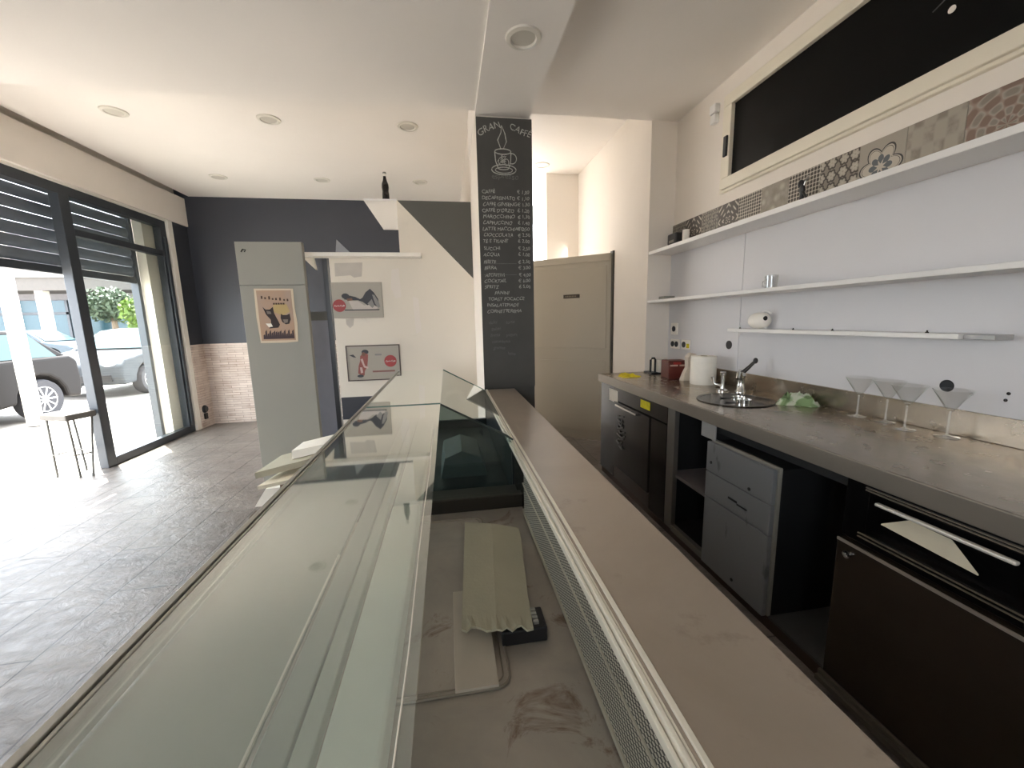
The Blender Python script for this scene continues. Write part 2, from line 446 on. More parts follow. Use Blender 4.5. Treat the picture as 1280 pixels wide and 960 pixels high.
# window_3: high window over the shelves (black pane)
wy0, wy1, wz0, wz1 = .25, 2.70, 2.245, 2.84
mb = MB()
def ring(mb, x0, x1, y0, y1, z0, z1, t, mi=0):
    mb.box(x0, x1, y0, y1, z0, z0+t, mi); mb.box(x0, x1, y0, y1, z1-t, z1, mi)
    mb.box(x0, x1, y0, y0+t, z0+t, z1-t, mi); mb.box(x0, x1, y1-t, y1, z0+t, z1-t, mi)
ring(mb, 1.945, 1.975, wy0-.04, wy1+.04, wz0-.015, wz1+.02, .03)
ring(mb, 1.925, 1.975, wy0, wy1, wz0, wz1, .07)
w3 = struct(mb.build('window_3', M_pvc, bevel=.005))
struct(MB().box(1.952, 1.962, wy0+.05, wy1-.05, wz0+.05, wz1-.05).build('pane', M_blackpane, w3))
struct(MB().box(1.912, 1.926, wy1-.055, wy1-.02, 2.45, 2.58).build('window_handle', M_black, w3, bevel=.004))
# thin crack mark and white spot painted as a reflection on the pane
struct(MB().tube([(1.95, 1.50, 2.545), (1.95, 1.38, 2.60), (1.95, 1.27, 2.66), (1.95, 1.19, 2.70)], .0022, 6).build('pane_scratch', mat('scratch', '#4c4c4c', .6), w3))
struct(MB().lathe([(.001, 0), (.013, .001), (.011, .005), (.001, .006)], (1.946, 1.432, 2.51), 16, 'x').build('pane_glint', M_white, w3))

# patterned tile band
def tile_mats():
    G = [lin('#857e73'), lin('#a39b8f'), lin('#453f39'), lin('#bcb4a7')]
    out = []
    def base(name):
        t = NT(name); uv = t.t.nodes.new('ShaderNodeTexCoord').outputs['UV']
        s = t.t.nodes.new('ShaderNodeSeparateXYZ'); t.l(uv, s.inputs[0]); return t, uv, s.outputs[0], s.outputs[1]
    def polar(t, u, v, cu=.5, cv=.45):
        du = t.math('SUBTRACT', u, cu); dv = t.math('SUBTRACT', v, cv)
        return t.math('SQRT', t.math('ADD', t.math('MULTIPLY', du, du), t.math('MULTIPLY', dv, dv))), t.math('ARCTAN2', dv, du)
    # 0 tiny diamonds
    t, uv, u, v = base('tile_diamonds')
    k = t.math('MULTIPLY', t.math('SINE', t.math('MULTIPLY', t.math('ADD', u, v), 26)), t.math('SINE', t.math('MULTIPLY', t.math('SUBTRACT', u, v), 26)))
    c = t.ramp(k, [(.35, G[2]), (.5, G[0]), (.62, G[1])]); c = t.mix(t.ramp(t.noise(9, 4, uv), [(.4, (0, 0, 0)), (.6, (1, 1, 1))]), c, G[0]); t.bsdf(c, .4); out.append(t.m)
    # 1 lozenge
    t, uv, u, v = base('tile_lozenge')
    d = t.math('ADD', t.math('ABSOLUTE', t.math('SUBTRACT', u, .5)), t.math('ABSOLUTE', t.math('SUBTRACT', v, .45)))
    k = t.math('SINE', t.math('MULTIPLY', d, 28)); r, a = polar(t, u, v)
    k = t.math('MULTIPLY', k, t.math('COSINE', t.math('MULTIPLY', a, 4)))
    t.bsdf(t.ramp(k, [(.3, G[2]), (.5, G[0]), (.7, G[3])]), .4); out.append(t.m)
    # 2 dots lattice
    t, uv, u, v = base('tile_dots')
    k = t.math('MULTIPLY', t.math('SINE', t.math('MULTIPLY', u, 32)), t.math('SINE', t.math('MULTIPLY', v, 32)))
    t.bsdf(t.ramp(t.math('ABSOLUTE', k), [(.15, G[3]), (.4, G[2]), (.8, G[2])]), .4); out.append(t.m)
    # 3 faded
    t, uv, u, v = base('tile_faded')
    n = t.noise(5, 5, uv); vo = t.n('ShaderNodeTexVoronoi', Scale=4); t.l(uv, vo.inputs['Vector'])
    c = t.mix(.5, t.ramp(n, [(.35, G[0]), (.6, G[1])]), t.ramp(vo.outputs['Distance'], [(.2, G[3]), (.5, G[0])])); t.bsdf(c, .4); out.append(t.m)
    # 4 small hex flowers: lattice of six-petal rosettes
    t, uv, u, v = base('tile_rosettes')
    vo = t.n('ShaderNodeTexVoronoi', Scale=3.4, Randomness=.12); t.l(uv, vo.inputs['Vector'])
    dv = t.t.nodes.new('ShaderNodeVectorMath'); dv.operation = 'SUBTRACT'
    mm = t.mapping(uv, (3.4, 3.4, 3.4)); t.l(mm, dv.inputs[0]); sc = t.t.nodes.new('ShaderNodeVectorMath'); sc.operation = 'SCALE'; sc.inputs['Scale'].default_value = 3.4
    t.l(vo.outputs['Position'], sc.inputs[0]); t.l(sc.outputs[0], dv.inputs[1])
    s2 = t.t.nodes.new('ShaderNodeSeparateXYZ'); t.l(dv.outputs[0], s2.inputs[0])
    a = t.math('ARCTAN2', s2.outputs[1], s2.outputs[0])
    rr = t.math('ADD', .30, t.math('MULTIPLY', t.math('ABSOLUTE', t.math('COSINE', t.math('MULTIPLY', a, 3))), .12))
    k = t.math('SUBTRACT', vo.outputs['Distance'], rr)
    c = t.ramp(t.math('ADD', k, .5), [(.10, G[2]), (.22, G[3]), (.46, G[1]), (.5, G[2]), (.6, G[2]), (.64, G[0])]); t.bsdf(c, .4); out.append(t.m)
    # 5 big flower
    t, uv, u, v = base('tile_big_flower')
    r, a = polar(t, u, v, .5, .4)
    c6 = t.math('ABSOLUTE', t.math('COSINE', t.math('MULTIPLY', a, 3)))
    R_ = t.math('ADD', .30, t.math('MULTIPLY', c6, .16))
    d = t.math('ABSOLUTE', t.math('SUBTRACT', r, R_))
    line = t.math('LESS_THAN', d, .018); line2 = t.math('LESS_THAN', t.math('ABSOLUTE', t.math('SUBTRACT', r, t.math('SUBTRACT', R_, .05))), .006)
    pet = t.math('MULTIPLY', t.math('LESS_THAN', t.math('ABSOLUTE', t.math('SUBTRACT', r, .16)), t.math('MULTIPLY', t.math('POWER', t.math('ABSOLUTE', t.math('COSINE', t.math('MULTIPLY', a, 4))), .8), .095)), 1)
    c = t.mix(t.math('LESS_THAN', r, R_), G[1], G[3]); c = t.mix(pet, c, lin('#5d6165')); c = t.mix(t.math('MAXIMUM', line, line2), c, lin('#3c3a38'))
    t.bsdf(c, .4); out.append(t.m)
    # 6 soft triangles
    t, uv, u, v = base('tile_soft_triangles')
    k = t.math('ADD', t.math('PINGPONG', t.math('MULTIPLY', t.math('ADD', u, t.math('MULTIPLY', v, .58)), 5), 1), t.math('PINGPONG', t.math('MULTIPLY', t.math('SUBTRACT', u, t.math('MULTIPLY', v, .58)), 5), 1))
    c = t.mix(t.ramp(t.noise(4, 4, uv), [(.4, (0, 0, 0)), (.65, (1, 1, 1))]), t.ramp(t.math('MULTIPLY', k, .5), [(.35, G[0]), (.55, G[1])]), G[1]); t.bsdf(c, .4); out.append(t.m)
    # 7 brown star
    t, uv, u, v = base('tile_brown_star')
    r, a = polar(t, u, v, .6, .35)
    k = t.math('MULTIPLY', t.math('COSINE', t.math('MULTIPLY', a, 6)), t.math('SINE', t.math('MULTIPLY', r, 22)))
    t.bsdf(t.ramp(t.math('ADD', t.math('MULTIPLY', k, .5), .5), [(.35, lin('#7d675c')), (.5, lin('#99877b')), (.56, G[1]), (.8, G[0])]), .4); out.append(t.m)
    return out
TM = tile_mats()
mb = MB(); seq = [0, 1, 0, 1, 2, 3, 2, 4, 5, 6, 7, 1, 3, 5, 2, 0, 6]
for k, pi_ in enumerate(seq):
    y1 = 3.34-.2*k; y0 = y1-.198
    b = len(mb.f); mb.box(1.955, 1.972, y0, y1, 1.945, 2.15, pi_)
    mb.uv[b+4] = [(1, 0), (1, 1), (0, 1), (0, 0)]
struct(mb.build('trim_9', TM))

# beige door standing ajar
hx, hy = 1.735, 4.09
ddx, ddy = .93-hx, 4.74-hy; dl = math.hypot(ddx, ddy); ux, uy = ddx/dl, ddy/dl; nx, ny = -uy*-1, ux*-1
def dp(s, t, z):   # along the leaf, out of the face towards the room
    return (hx+ux*s-uy*t*-1*0+ (-(-uy))*0 + ux*0 + (uy)*t*-1*-1*0 + (-abs(uy))*t, hy+uy*s+(-abs(ux))*t, z)
def dbox(mb, s0, s1, t0, t1, z0, z1, mi=0):
    return mb.add([dp(s, t, z) for z in (z0, z1) for t in (t1, t0) for s in (s0, s1)],
                  [(0, 1, 3, 2), (4, 6, 7, 5), (0, 4, 5, 1), (2, 3, 7, 6), (0, 2, 6, 4), (1, 5, 7, 3)], mi)
mb = MB(); dbox(mb, 0, dl, -.04, 0, .01, 2.055)
dbox(mb, .03, dl-.02, 0, .012, 1.98, 2.05); dbox(mb, .06, dl-.06, 0, .008, 1.06, 1.93); dbox(mb, .06, dl-.06, 0, .008, .12, .92)
d1 = struct(mb.build('door_1', M_door, origin=(hx, hy, 0), bevel=.004))
mb = MB(); dbox(mb, .36, .55, .008, .014, 1.61, 1.65); struct(mb.build('door_plate', mat('dark_plate', '#3d362c', .4), d1, bevel=.002))
mb = MB()
for k in range(7): dbox(mb, .40+k*.019, .412+k*.019, .014, .0155, 1.622, 1.637)
struct(mb.build('plate_lettering', mat('plate_letters', '#807766', .5), d1))
mb = MB(); p = dp(dl-.05, .0, .93); mb.ball((p[0], p[1]-.035, p[2]), .026); mb.cyl((p[0], p[1]-.03, p[2]), .01, .03, 'y'); struct(mb.build('door_handle', M_black, d1, smooth=50))
mb = MB()
for z in (.3, 1.05, 1.85): mb.cyl((1.733, 4.075, z), .011, .11)
mb.box(1.722, 1.74, 4.06, 4.13, 0, 2.07); struct(mb.build('door_hinge', mat('hinge_dark', '#4a453c', .4), d1))
# wall lamp in the passage behind the column
wl = thing('wall_lamp', 'grey rounded wall lamp on the bright passage wall beside the menu column', 'wall lamp', (1.27, 6.2, 2.75))
MB().ball((1.27, 6.17, 2.93), .13, .8, .6, 1.5).build('lamp_shade', M_grey, wl, smooth=60)
MB().box(1.20, 1.34, 6.17, 6.199, 2.85, 3.0).build('back_plate', M_white, wl)

# ------------------------------------------------------------------ ceiling lights
def downlight(loc, label):
    t = thing('ceiling_downlight', label, 'ceiling light', loc, 'recessed round downlights')
    x, y, z = loc
    MB().lathe([(.062, -.004), (.068, -.012), (.088, -.008), (.092, 0), (.07, .002), (.062, .002)], loc, 32).build('trim_ring', M_ring, t, smooth=40)
    MB().lathe([(.0, -.006), (.03, -.007), (.062, -.004), (.062, .0015), (0, .0015)], loc, 32).build('lens', M_lens, t, smooth=40)
    return t
d0 = downlight((-2.56, 3.97, 3.11), 'round white downlight nearest the shop front on the lowered ceiling edge')
dup(d0, (-1.41, 3.97, 3.11), 'middle downlight of the row along the near ceiling step')
dup(d0, (-.265, 3.97, 3.11), 'downlight of the near row closest to the chalkboard column')
dup(d0, (-2.55, 5.45, 3.11), 'far downlight close to the shutter box and navy wall')
dup(d0, (-1.41, 5.45, 3.11), 'middle downlight of the far row before the navy wall')
dup(d0, (-.25, 5.42, 3.11), 'far downlight above the small bottle ledge near the wall corner')
dup(d0, (.45, 2.24, 2.80), 'single round downlight in the beam above the chalkboard column')
dup(d0, (1.2, 4.98, 3.2), 'round downlight on the passage ceiling beyond the column')

# ------------------------------------------------------------------ chalkboard
cb = thing('menu_chalkboard', 'tall black chalkboard menu with coffee cup drawing on the column', 'chalkboard', (.46, 3.045, .86))
MB().box(.263, .659, 3.030, 3.046, .87, 2.785).build('board', mat('chalkboard_black', '#504f4c', .85, 0, .12, 4), cb)
yc = 3.029
text('chalk_lettering', 'GRAN', .062, (.275, yc, 2.665), M_chalk, cb, (PI/2, -.35, 0), shear=.1)
text('chalk_lettering', 'CAFFÈ', .058, (.492, yc, 2.715), M_chalk, cb, (PI/2, .32, 0), shear=.1)
text('chalk_lettering', 'espresso', .055, (.46, yc, 2.385), M_chalkfaint, cb, align='CENTER')
items = [('CAFFÈ', '1,00'), ('DECAFFEINATO', '1,10'), ('CAFFÈ GINSENG', '1,30'), ('CAFFÈ D\'ORZO', '1,20'), ('MAROCCHINO', '1,30'), ('CAPPUCCINO', '1,40'), ('LATTE MACCHIATO', '1,50'),
         ('CIOCCOLATA', '2,50'), ('TÈ E TISANE', '2,00'), ('SUCCHI', '2,50'), ('ACQUA', '1,00'), ('BIBITE', '2,50'), ('BIRRA', '3,00'), ('APERITIVI', '4,00'), ('COCKTAIL', '6,00'), ('SPRITZ', '5,00')]
z = 2.285
for k, (a, b) in enumerate(items):
    j = random.uniform(-.006, .006)
    text('chalk_lettering', a, .034, (.29+j, yc, z), M_chalk, cb, shear=.12)
    text('chalk_lettering', '€ '+b, .034, (.545+j*.5, yc, z), M_chalk, cb)
    z -= .0425 if k not in (8, 10, 12) else .052
def words(lst, z0, dz, size, m):
    for k, row in enumerate(lst):
        for x, a in row: text('chalk_lettering', a, size, (x, yc, z0-dz*k), m, cb, shear=.1)
words([[(.36, 'PANINI')], [(.31, 'TOAST'), (.43, 'FOCACCE')], [(.30, 'INSALATE'), (.45, 'PIADE')], [(.30, 'CORNETTI'), (.45, 'CREMA')]], 1.575, .045, .034, M_chalk)
words([[(.31, 'dolci'), (.44, 'torte')], [(.33, 'gelati')], [(.32, 'frutta'), (.44, 'yogurt')], [(.33, 'macedonia')], [(.34, 'granite')], [(.45, 'latte')]], 1.36, .048, .032, M_chalkfaint)
def arc(cx, cz, rx, rz, a0, a1, n=24): return [(cx+rx*math.cos(a0+(a1-a0)*i/n), yc, cz+rz*math.sin(a0+(a1-a0)*i/n)) for i in range(n+1)]
mb = MB(); cx, cz = .452, 2.50
mb.tube(arc(cx, cz-.055, .088, .034, 0, 2*PI), .0035, 6); mb.tube(arc(cx, cz-.058, .062, .020, 0, 2*PI), .0028, 6)
mb.tube(arc(cx-.005, cz+.065, .058, .018, 0, 2*PI), .0035, 6)
mb.tube([(cx-.063, yc, cz+.06), (cx-.058, yc, cz+.0), (cx-.04, yc, cz-.045)]+arc(cx-.003, cz-.045, .037, .01, PI, 2*PI, 8)+[(cx+.036, yc, cz-.045), (cx+.05, yc, cz), (cx+.053, yc, cz+.06)], .0035, 6)
mb.tube(arc(cx+.06, cz+.02, .032, .034, -PI*.6, PI*.6), .0032, 6)
mb.tube(arc(cx-.02, cz+.0, .018, .025, 0, 2*PI, 14), .0026, 6); mb.tube(arc(cx+.02, cz-.005, .016, .022, 0, 2*PI, 14), .0026, 6)
mb.tube([(cx-.02, yc, cz+.085), (cx-.04, yc, cz+.14), (cx-.015, yc, cz+.19), (cx-.012, yc, cz+.235)], [.0024, .004, .003, .002], 6)
mb.tube([(cx+.0, yc, cz+.085), (cx+.022, yc, cz+.13), (cx+.012, yc, cz+.185), (cx-.01, yc, cz+.235)], [.0024, .004, .003, .002], 6)
for i in range(16):
    a = random.uniform(0, 6.28); r = random.uniform(.1, .9)
    mb.tube([(cx+.05*r*math.cos(a)-.006, yc, cz+.005+.04*r*math.sin(a)), (cx+.05*r*math.cos(a)+.006, yc, cz+.015+.04*r*math.sin(a))], .0022, 5)
mb.build('cup_drawing', M_chalk, cb)
mb = MB()
for z in (1.715, 1.795): mb.box(.285, .53, yc-.001, yc+.001, z, z+.0035)
mb.build('chalk_rule', M_chalkfaint, cb)

# ------------------------------------------------------------------ partition shelf and what hangs there
sh = tag(MB().box(-1.2, -.2, 3.74, 3.851, 1.956, 1.99).prism([(-1.2, 1.956), (-1.115, 1.956), (-1.1, 1.85)], 'y', 3.80, 3.849).build('wall_shelf', M_white, bevel=.003),
         'white shelf running along the partition above two tin signs', 'shelf')
tag(MB().prism([(-.92, 1.99), (-.80, 1.99), (-.905, 2.10)], 'y', 3.775, 3.80).build('triangular_ornament', mat('grey_acrylic', '#8b8d90', .3), bevel=.002),
    'small grey triangular ornament standing on the white partition shelf', 'ornament')
bt = thing('bottle', 'small dark glass soda bottle standing on the high white ledge', 'bottle', (-.485, 3.90, 2.46))
MB().lathe([(0, 0), (.029, .001), (.031, .012), (.030, .05), (.027, .075), (.031, .11), (.029, .135), (.018, .165), (.013, .19), (.013, .2), (0, .2)], (-.485, 3.9, 2.46), 24).build('bottle_body', mat('dark_cola_glass', '#1c1511', .08), bt, smooth=50)
MB().lathe([(.0128, 0), (.0125, .02), (.0125, .03)], (-.485, 3.9, 2.652), 20).build('bottle_neck', M_white, bt, smooth=50)
MB().lathe([(.0155, 0), (.0155, .01), (.013, .013), (0, .013)], (-.485, 3.9, 2.682), 20).build('bottle_cap', M_grey, bt)

def sign(name, label, x0, x1, z0, z1, y=3.845):
    t = thing(name, label, 'sign', ((x0+x1)/2, y, z0), 'tin advertising signs'); 
    MB().box(x0, x1, y-.008, y+.003, z0, z1).build('sheet', mat('grey_tin', '#aaa396', .5, 0, .04, 4), t, bevel=.002)
    return t
M_figdark = mat('print_dark', '#3c3d42', .6); M_figgrey = mat('print_grey', '#8c8a86', .6); M_figskin = mat('print_sepia', '#7b5a49', .6)
def disc(mb, x, z, r, y): return mb.cyl((x, y, z), r, -.0015, 'y', 32)
s1 = sign('tin_sign', 'upper grey tin sign with red disc and a person lying down', -1.0, -.567, 1.434, 1.748)
y = 3.8365
disc(MB(), -.942, 1.545, .055, y).build('red_disc', M_red, s1)
text('disc_lettering', 'Coca-Cola', .021, (-.942, y-.002, 1.538), M_white, s1, align='CENTER', shear=.2)
MB().prism([(-.9, 1.60), (-.86, 1.635), (-.80, 1.62), (-.76, 1.60), (-.74, 1.612), (-.71, 1.66), (-.67, 1.69), (-.64, 1.66), (-.605, 1.60), (-.60, 1.56), (-.625, 1.535), (-.66, 1.56), (-.70, 1.545), (-.74, 1.575), (-.78, 1.59), (-.85, 1.59)], 'y', y-.0012, y).build('printed_figure', M_figdark, s1)
MB().prism([(-.86, 1.585), (-.78, 1.583), (-.73, 1.545), (-.66, 1.555), (-.61, 1.52), (-.63, 1.51), (-.83, 1.51)], 'y', y-.001, y).build('printed_cloth', mat('print_pale', '#c5bcb4', .6), s1)
MB().box(-.90, -.60, y-.001, y, 1.500, 1.510).build('printed_ground', M_figdark, s1)
MB().ball((-.885, y, 1.628), .03, 1.1, .05, .8).build('printed_head', M_figdark, s1)
MB().prism([(-.875, 1.605), (-.83, 1.61), (-.825, 1.59), (-.87, 1.585)], 'y', y-.0022, y).build('printed_face', M_figskin, s1)
MB().prism([(-.655, 1.64), (-.635, 1.635), (-.60, 1.57), (-.59, 1.53), (-.61, 1.52), (-.635, 1.56)], 'y', y-.0024, y).prism([(-.70, 1.56), (-.66, 1.60), (-.64, 1.54), (-.66, 1.52)], 'y', y-.0024, y).build('printed_legs', M_figgrey, s1)
s2 = sign('tin_sign', 'lower framed tin sign with red disc and a standing person in red', -.92, -.448, .862, 1.185)
y = 3.8365; mb = MB(); ring(mb, -.922, -.446, 3.83, 3.845, .86, 1.187, .01)
s2f = MB()
for (a, b, c, d) in ((-.922, -.446, .86, .869), (-.922, -.446, 1.178, 1.187), (-.922, -.913, .869, 1.178), (-.455, -.446, .869, 1.178)): s2f.box(a, b, 3.832, 3.847, c, d)
s2f.build('frame', mat('sign_frame', '#4c3a34', .5), s2)
disc(MB(), -.535, 1.035, .055, y).build('red_disc', M_red, s2)
text('disc_lettering', 'Coca-Cola', .021, (-.535, y-.002, 1.028), M_white, s2, align='CENTER', shear=.2)
MB().prism([(-.80, 1.09), (-.76, 1.12), (-.73, 1.10), (-.735, 1.05), (-.745, .99), (-.77, .95), (-.775, .91), (-.80, .91), (-.83, .93), (-.82, 1.0), (-.805, 1.04)], 'y', y-.0012, y).build('printed_figure', mat('print_redgrey', '#94564e', .6), s2)
MB().ball((-.755, y, 1.125), .028, 1.1, .06, .75).build('printed_hair', M_figdark, s2)
MB().ball((-.77, y-.0016, 1.105), .017, 1, .06, 1.1).build('printed_face', M_figskin, s2)
MB().prism([(-.80, 1.06), (-.78, 1.065), (-.765, 1.0), (-.735, .985), (-.74, .97), (-.775, .985)], 'y', y-.0024, y).prism([(-.81, .985), (-.79, .985), (-.785, .935), (-.805, .93)], 'y', y-.0024, y).build('printed_sleeve', mat('print_pink', '#cdb4ac', .6), s2)
MB().ball((-.81, y-.001, .905), .022, 1.3, .05, .6).build('printed_shoes', M_figdark, s2)
MB().prism([(-.895, 1.10), (-.86, 1.105), (-.835, 1.075), (-.86, 1.08)], 'y', y-.001, y).build('printed_bird', M_figdark, s2)
MB().box(-.70, -.50, y-.001, y, .935, .95).build('printed_shadow', mat('print_red_shadow', '#8a605a', .6), s2)
MB().box(-.67, -.61, y-.001, y, 1.09, 1.105).build('printed_caption', M_figgrey, s2)

# ------------------------------------------------------------------ tall grey cabinet with poster
ct = thing('tall_cabinet', 'tall grey cabinet standing free before the navy wall', 'cabinet', (-1.35, 3.58, 0))
MB().box(-1.60, -1.116, 3.555, 3.60, .0, 2.035).build('carcass', M_grey, ct, bevel=.004)
MB().box(-1.602, -1.114, 3.535, 3.554, 0.006, 1.70).build('front_panel', M_grey, ct, bevel=.002)
MB().box(-1.602, -1.114, 3.535, 3.554, 1.703, 2.033).build('front_panel', M_grey, ct, bevel=.002)
MB().tube([(-1.56, 3.532, 1.955), (-1.545, 3.53, 1.975), (-1.525, 3.53, 1.97), (-1.535, 3.532, 1.955)], .004, 6).build('hook', M_darksteel, ct)
po = thing('poster', 'worn sepia poster of two small animals taped to the grey cabinet', 'poster', (-1.36, 3.532, 1.25))
y = 3.533
mb = MB(); mb.prism([(-1.50, 1.675), (-1.21, 1.672), (-1.212, 1.52), (-1.203, 1.40), (-1.212, 1.25), (-1.30, 1.243), (-1.495, 1.245), (-1.505, 1.45)], 'y', y-.0015, y+.001)
mb.build('sheet', mat('poster_border', '#cfc0a8', .8), po)
MB().box(-1.485, -1.228, y-.0028, y-.001, 1.262, 1.66).build('printed_ground', (lambda t: (t.bsdf(t.ramp(t.noise(3, 4), [(.35, lin('#b59274')), (.65, lin('#a8968a'))]), .8), t.m)[1])(NT('poster_sepia')), po)
y -= .003
mb = MB()
for i, x in enumerate((-1.455, -1.43, -1.40, -1.375, -1.35, -1.32, -1.29, -1.265)):
    h = .012+.014*random.random(); mb.box(x, x+.012, y-.001, y, 1.595-.003*i, 1.595-.003*i+h)
for i in range(5): mb.box(-1.37+.018*i, -1.357+.018*i, y-.001, y, 1.548, 1.562)
mb.build('printed_title', mat('poster_ink', '#4e3b30', .8), po)
BL = [0]
def blob(pts):
    BL[0] += 1
    return MB().prism(pts, 'y', y-.0012-.0003*BL[0], y)
M_ink = mat('poster_dark', '#332a29', .8)
MB().prism([(-1.37, 1.55), (-1.27, 1.55), (-1.25, 1.49), (-1.31, 1.46), (-1.37, 1.49)], 'y', y-.0006, y).build('printed_glow', mat('poster_ochre', '#b7a06e', .8), po)
blob([(-1.45, 1.53), (-1.43, 1.51), (-1.40, 1.51), (-1.375, 1.53), (-1.37, 1.48), (-1.35, 1.43), (-1.335, 1.39), (-1.35, 1.365), (-1.42, 1.36), (-1.40, 1.39), (-1.40, 1.43), (-1.43, 1.47)]).build('printed_animal', M_ink, po)
blob([(-1.32, 1.475), (-1.305, 1.465), (-1.275, 1.465), (-1.255, 1.475), (-1.25, 1.43), (-1.265, 1.395), (-1.29, 1.39), (-1.315, 1.41), (-1.325, 1.44)]).build('printed_animal', M_ink, po)
blob([(-1.425, 1.50), (-1.395, 1.495), (-1.39, 1.475), (-1.42, 1.475)]).build('printed_muzzle', mat('poster_grey', '#7d736c', .8), po)
blob([(-1.31, 1.43), (-1.27, 1.43), (-1.275, 1.405), (-1.30, 1.40)]).build('printed_muzzle', mat('poster_grey2', '#7d736c', .8), po)
blob([(-1.44, 1.40), (-1.40, 1.40), (-1.39, 1.375), (-1.42, 1.37)]).build('printed_bib', M_paper, po)
mb = MB()
for i in range(15):
    x = -1.47+.0155*i; hh = .04+.035*abs(math.sin(i*1.7)); mb.prism([(x, 1.275), (x+.017, 1.275), (x+.015, 1.275+hh), (x+.003, 1.275+hh*.8)], 'y', y-.0012, y)
mb.build('printed_crowd', mat('poster_plum', '#44373b', .8), po)

# rubbish at the cabinet foot
def sheet(name, label, pts, th, m, cat, group=None, jit=.004, seed=2):
    mb = MB(); n = len(pts); mb.add([*pts, *[(x, y, z+th) for x, y, z in pts]], [tuple(range(n))[::-1], tuple(range(n, 2*n))]+[(i, (i+1) % n, n+(i+1) % n, n+i) for i in range(n)])
    return tag(mb.jitter(jit, seed).build(name, m), label, cat, group)
sheet('cardboard_box', 'low brown box under the stacked boards by the grey cabinet', [(-1.32, 3.15, .0), (-.92, 3.18, .0), (-.92, 3.48, 0), (-1.30, 3.46, 0)], .19, mat('brown_box', '#8b7866', .8), 'box')
sheet('board', 'grey board lying on the brown box by the cabinet', [(-1.42, 3.02, .205), (-.90, 3.10, .255), (-.88, 3.45, .30), (-1.34, 3.42, .21)], .022, M_cream, 'board')
sheet('board', 'thick upper grey board of the stack beside the grey cabinet', [(-1.46, 3.10, .255), (-.86, 3.18, .36), (-.86, 3.50, .37), (-1.40, 3.44, .275)], .05, M_card, 'board', None, .004, 5)
sheet('white_packet', 'crumpled white packet on top of the stacked boards', [(-1.24, 3.22, .36), (-.92, 3.25, .412), (-.90, 3.45, .425), (-1.22, 3.42, .37)], .055, M_paper, 'packet', None, .012, 9)
mb = MB(); mb.prism([(-1.53, 0.0), (-1.34, 0), (-1.34, .13), (-1.44, .14)], 'y', 3.20, 3.42)
tag(mb.jitter(.012, 4).build('crumpled_paper', M_paper), 'crumpled white paper on the floor against the grey cabinet foot', 'paper')
mb = MB().box(-1.46, -1.36, 2.93, 3.03, .001, .035); mb.jitter(.01, 3)
tag(mb.build('wooden_block', mat('brown_wood', '#5d4c3d', .7)), 'small brown block lying on the tiled floor beside the counter', 'block')
# wall socket by stone cladding
so = thing('floor_socket', 'round black socket low on the stone cladding corner', 'socket', (-3.37, 6.05, .23))
MB().lathe([(.055, 0), (.055, .012), (.04, .03), (0, .03)], (-3.385, 6.05, .26), 20, 'x').build('socket_body', M_black, so, smooth=40)
MB().box(-3.385, -3.365, 6.02, 6.08, .12, .2).build('cable_cover', M_darksteel, so)

# ------------------------------------------------------------------ bar stool in the doorway
st = thing('bar_stool', 'square bar stool with thin metal legs standing in the sunny doorway', 'stool', (-3.62, 4.33, 0))
MB().prism([(-3.80, 4.29), (-3.48, 4.16), (-3.41, 4.40), (-3.72, 4.55)], 'z', .555, .615).build('seat', mat('grey_vinyl', '#5a5753', .8, 0, .06, 6, 0, .2), st, bevel=.012)
for (a, b, c, d) in ((-3.75, 4.30, -3.72, 4.26), (-3.50, 4.20, -3.50, 4.22), (-3.44, 4.38, -3.41, 4.24), (-3.70, 4.50, -3.60, 4.42)):
    MB().tube([(a, b, .56), ((a+c)/2, (b+d)/2, .29), (c, d, 0.0)], .009, 8).build('leg', mat('grey_metal', '#45443f', .5, .2), st, smooth=60)
MB().tube([(-3.725, 4.27, .22), (-3.50, 4.212, .22), (-3.42, 4.29, .22), (-3.64, 4.44, .22)], .007, 8, closed=True).build('footrest', mat('grey_metal2', '#55534e', .5, .2), st, smooth=60)

# ------------------------------------------------------------------ the display counter
GX0, GX1, GZ = -.345, -.044, 1.04
E1, E2, Y0 = 1.678, 2.93, -.7
RX, RZ = .262, .86
ctr = thing('display_counter', 'long bar display counter with glass top and steel service ledge', 'counter', (0, 1.2, 0))
M_body = mat('counter_body', '#4f4b47', .5, .1)
MB().box(-.335, .47, Y0, 3.026, 0, .56).build('base_cabinet', M_body, ctr)
MB().box(.268, .494, Y0, 3.026, .825, .86).build('service_ledge', M_bartop, ctr, bevel=.003)
MB().box(.275, .46, Y0, 3.026, .56, .825).build('ledge_support', M_darksteel, ctr)
mb = MB()
for (a, b, h) in ((.246, .253, .852), (.255, .263, .861), (.265, .270, .858), (.273, .282, .864)): mb.box(a, b, Y0, 3.02, .835, h)
mb.build('edge_rail', mat('pale_metal_rail', '#ece7da', .4, .1), ctr, bevel=.0015)
MB().box(.256, .262, Y0, 1.40, .665, .842).build('air_grille', M_grill, ctr)
mb = MB().box(.252, .262, Y0, 1.42, .654, .666); mb.box(.2535, .262, Y0, 1.42, .765, .771); mb.box(.253, .262, Y0, 1.42, .835, .842)
mb.build('grille_edge', mat('grille_edge', '#c2bdae', .35, .4), ctr)
MB().box(-.335, .272, Y0, 1.48, .56, .645).build('well_floor', M_well, ctr)
MB().box(-.335, .272, 1.48, 1.52, .56, .70).box(-.335, .272, 1.52, 1.66, .56, .665).build('well_step', mat('dark_step', '#37332d', .35, .5), ctr, bevel=.004)
MB().box(.262, .274, 1.40, 1.676, .56, .84).build('well_end_panel', M_darksteel, ctr)
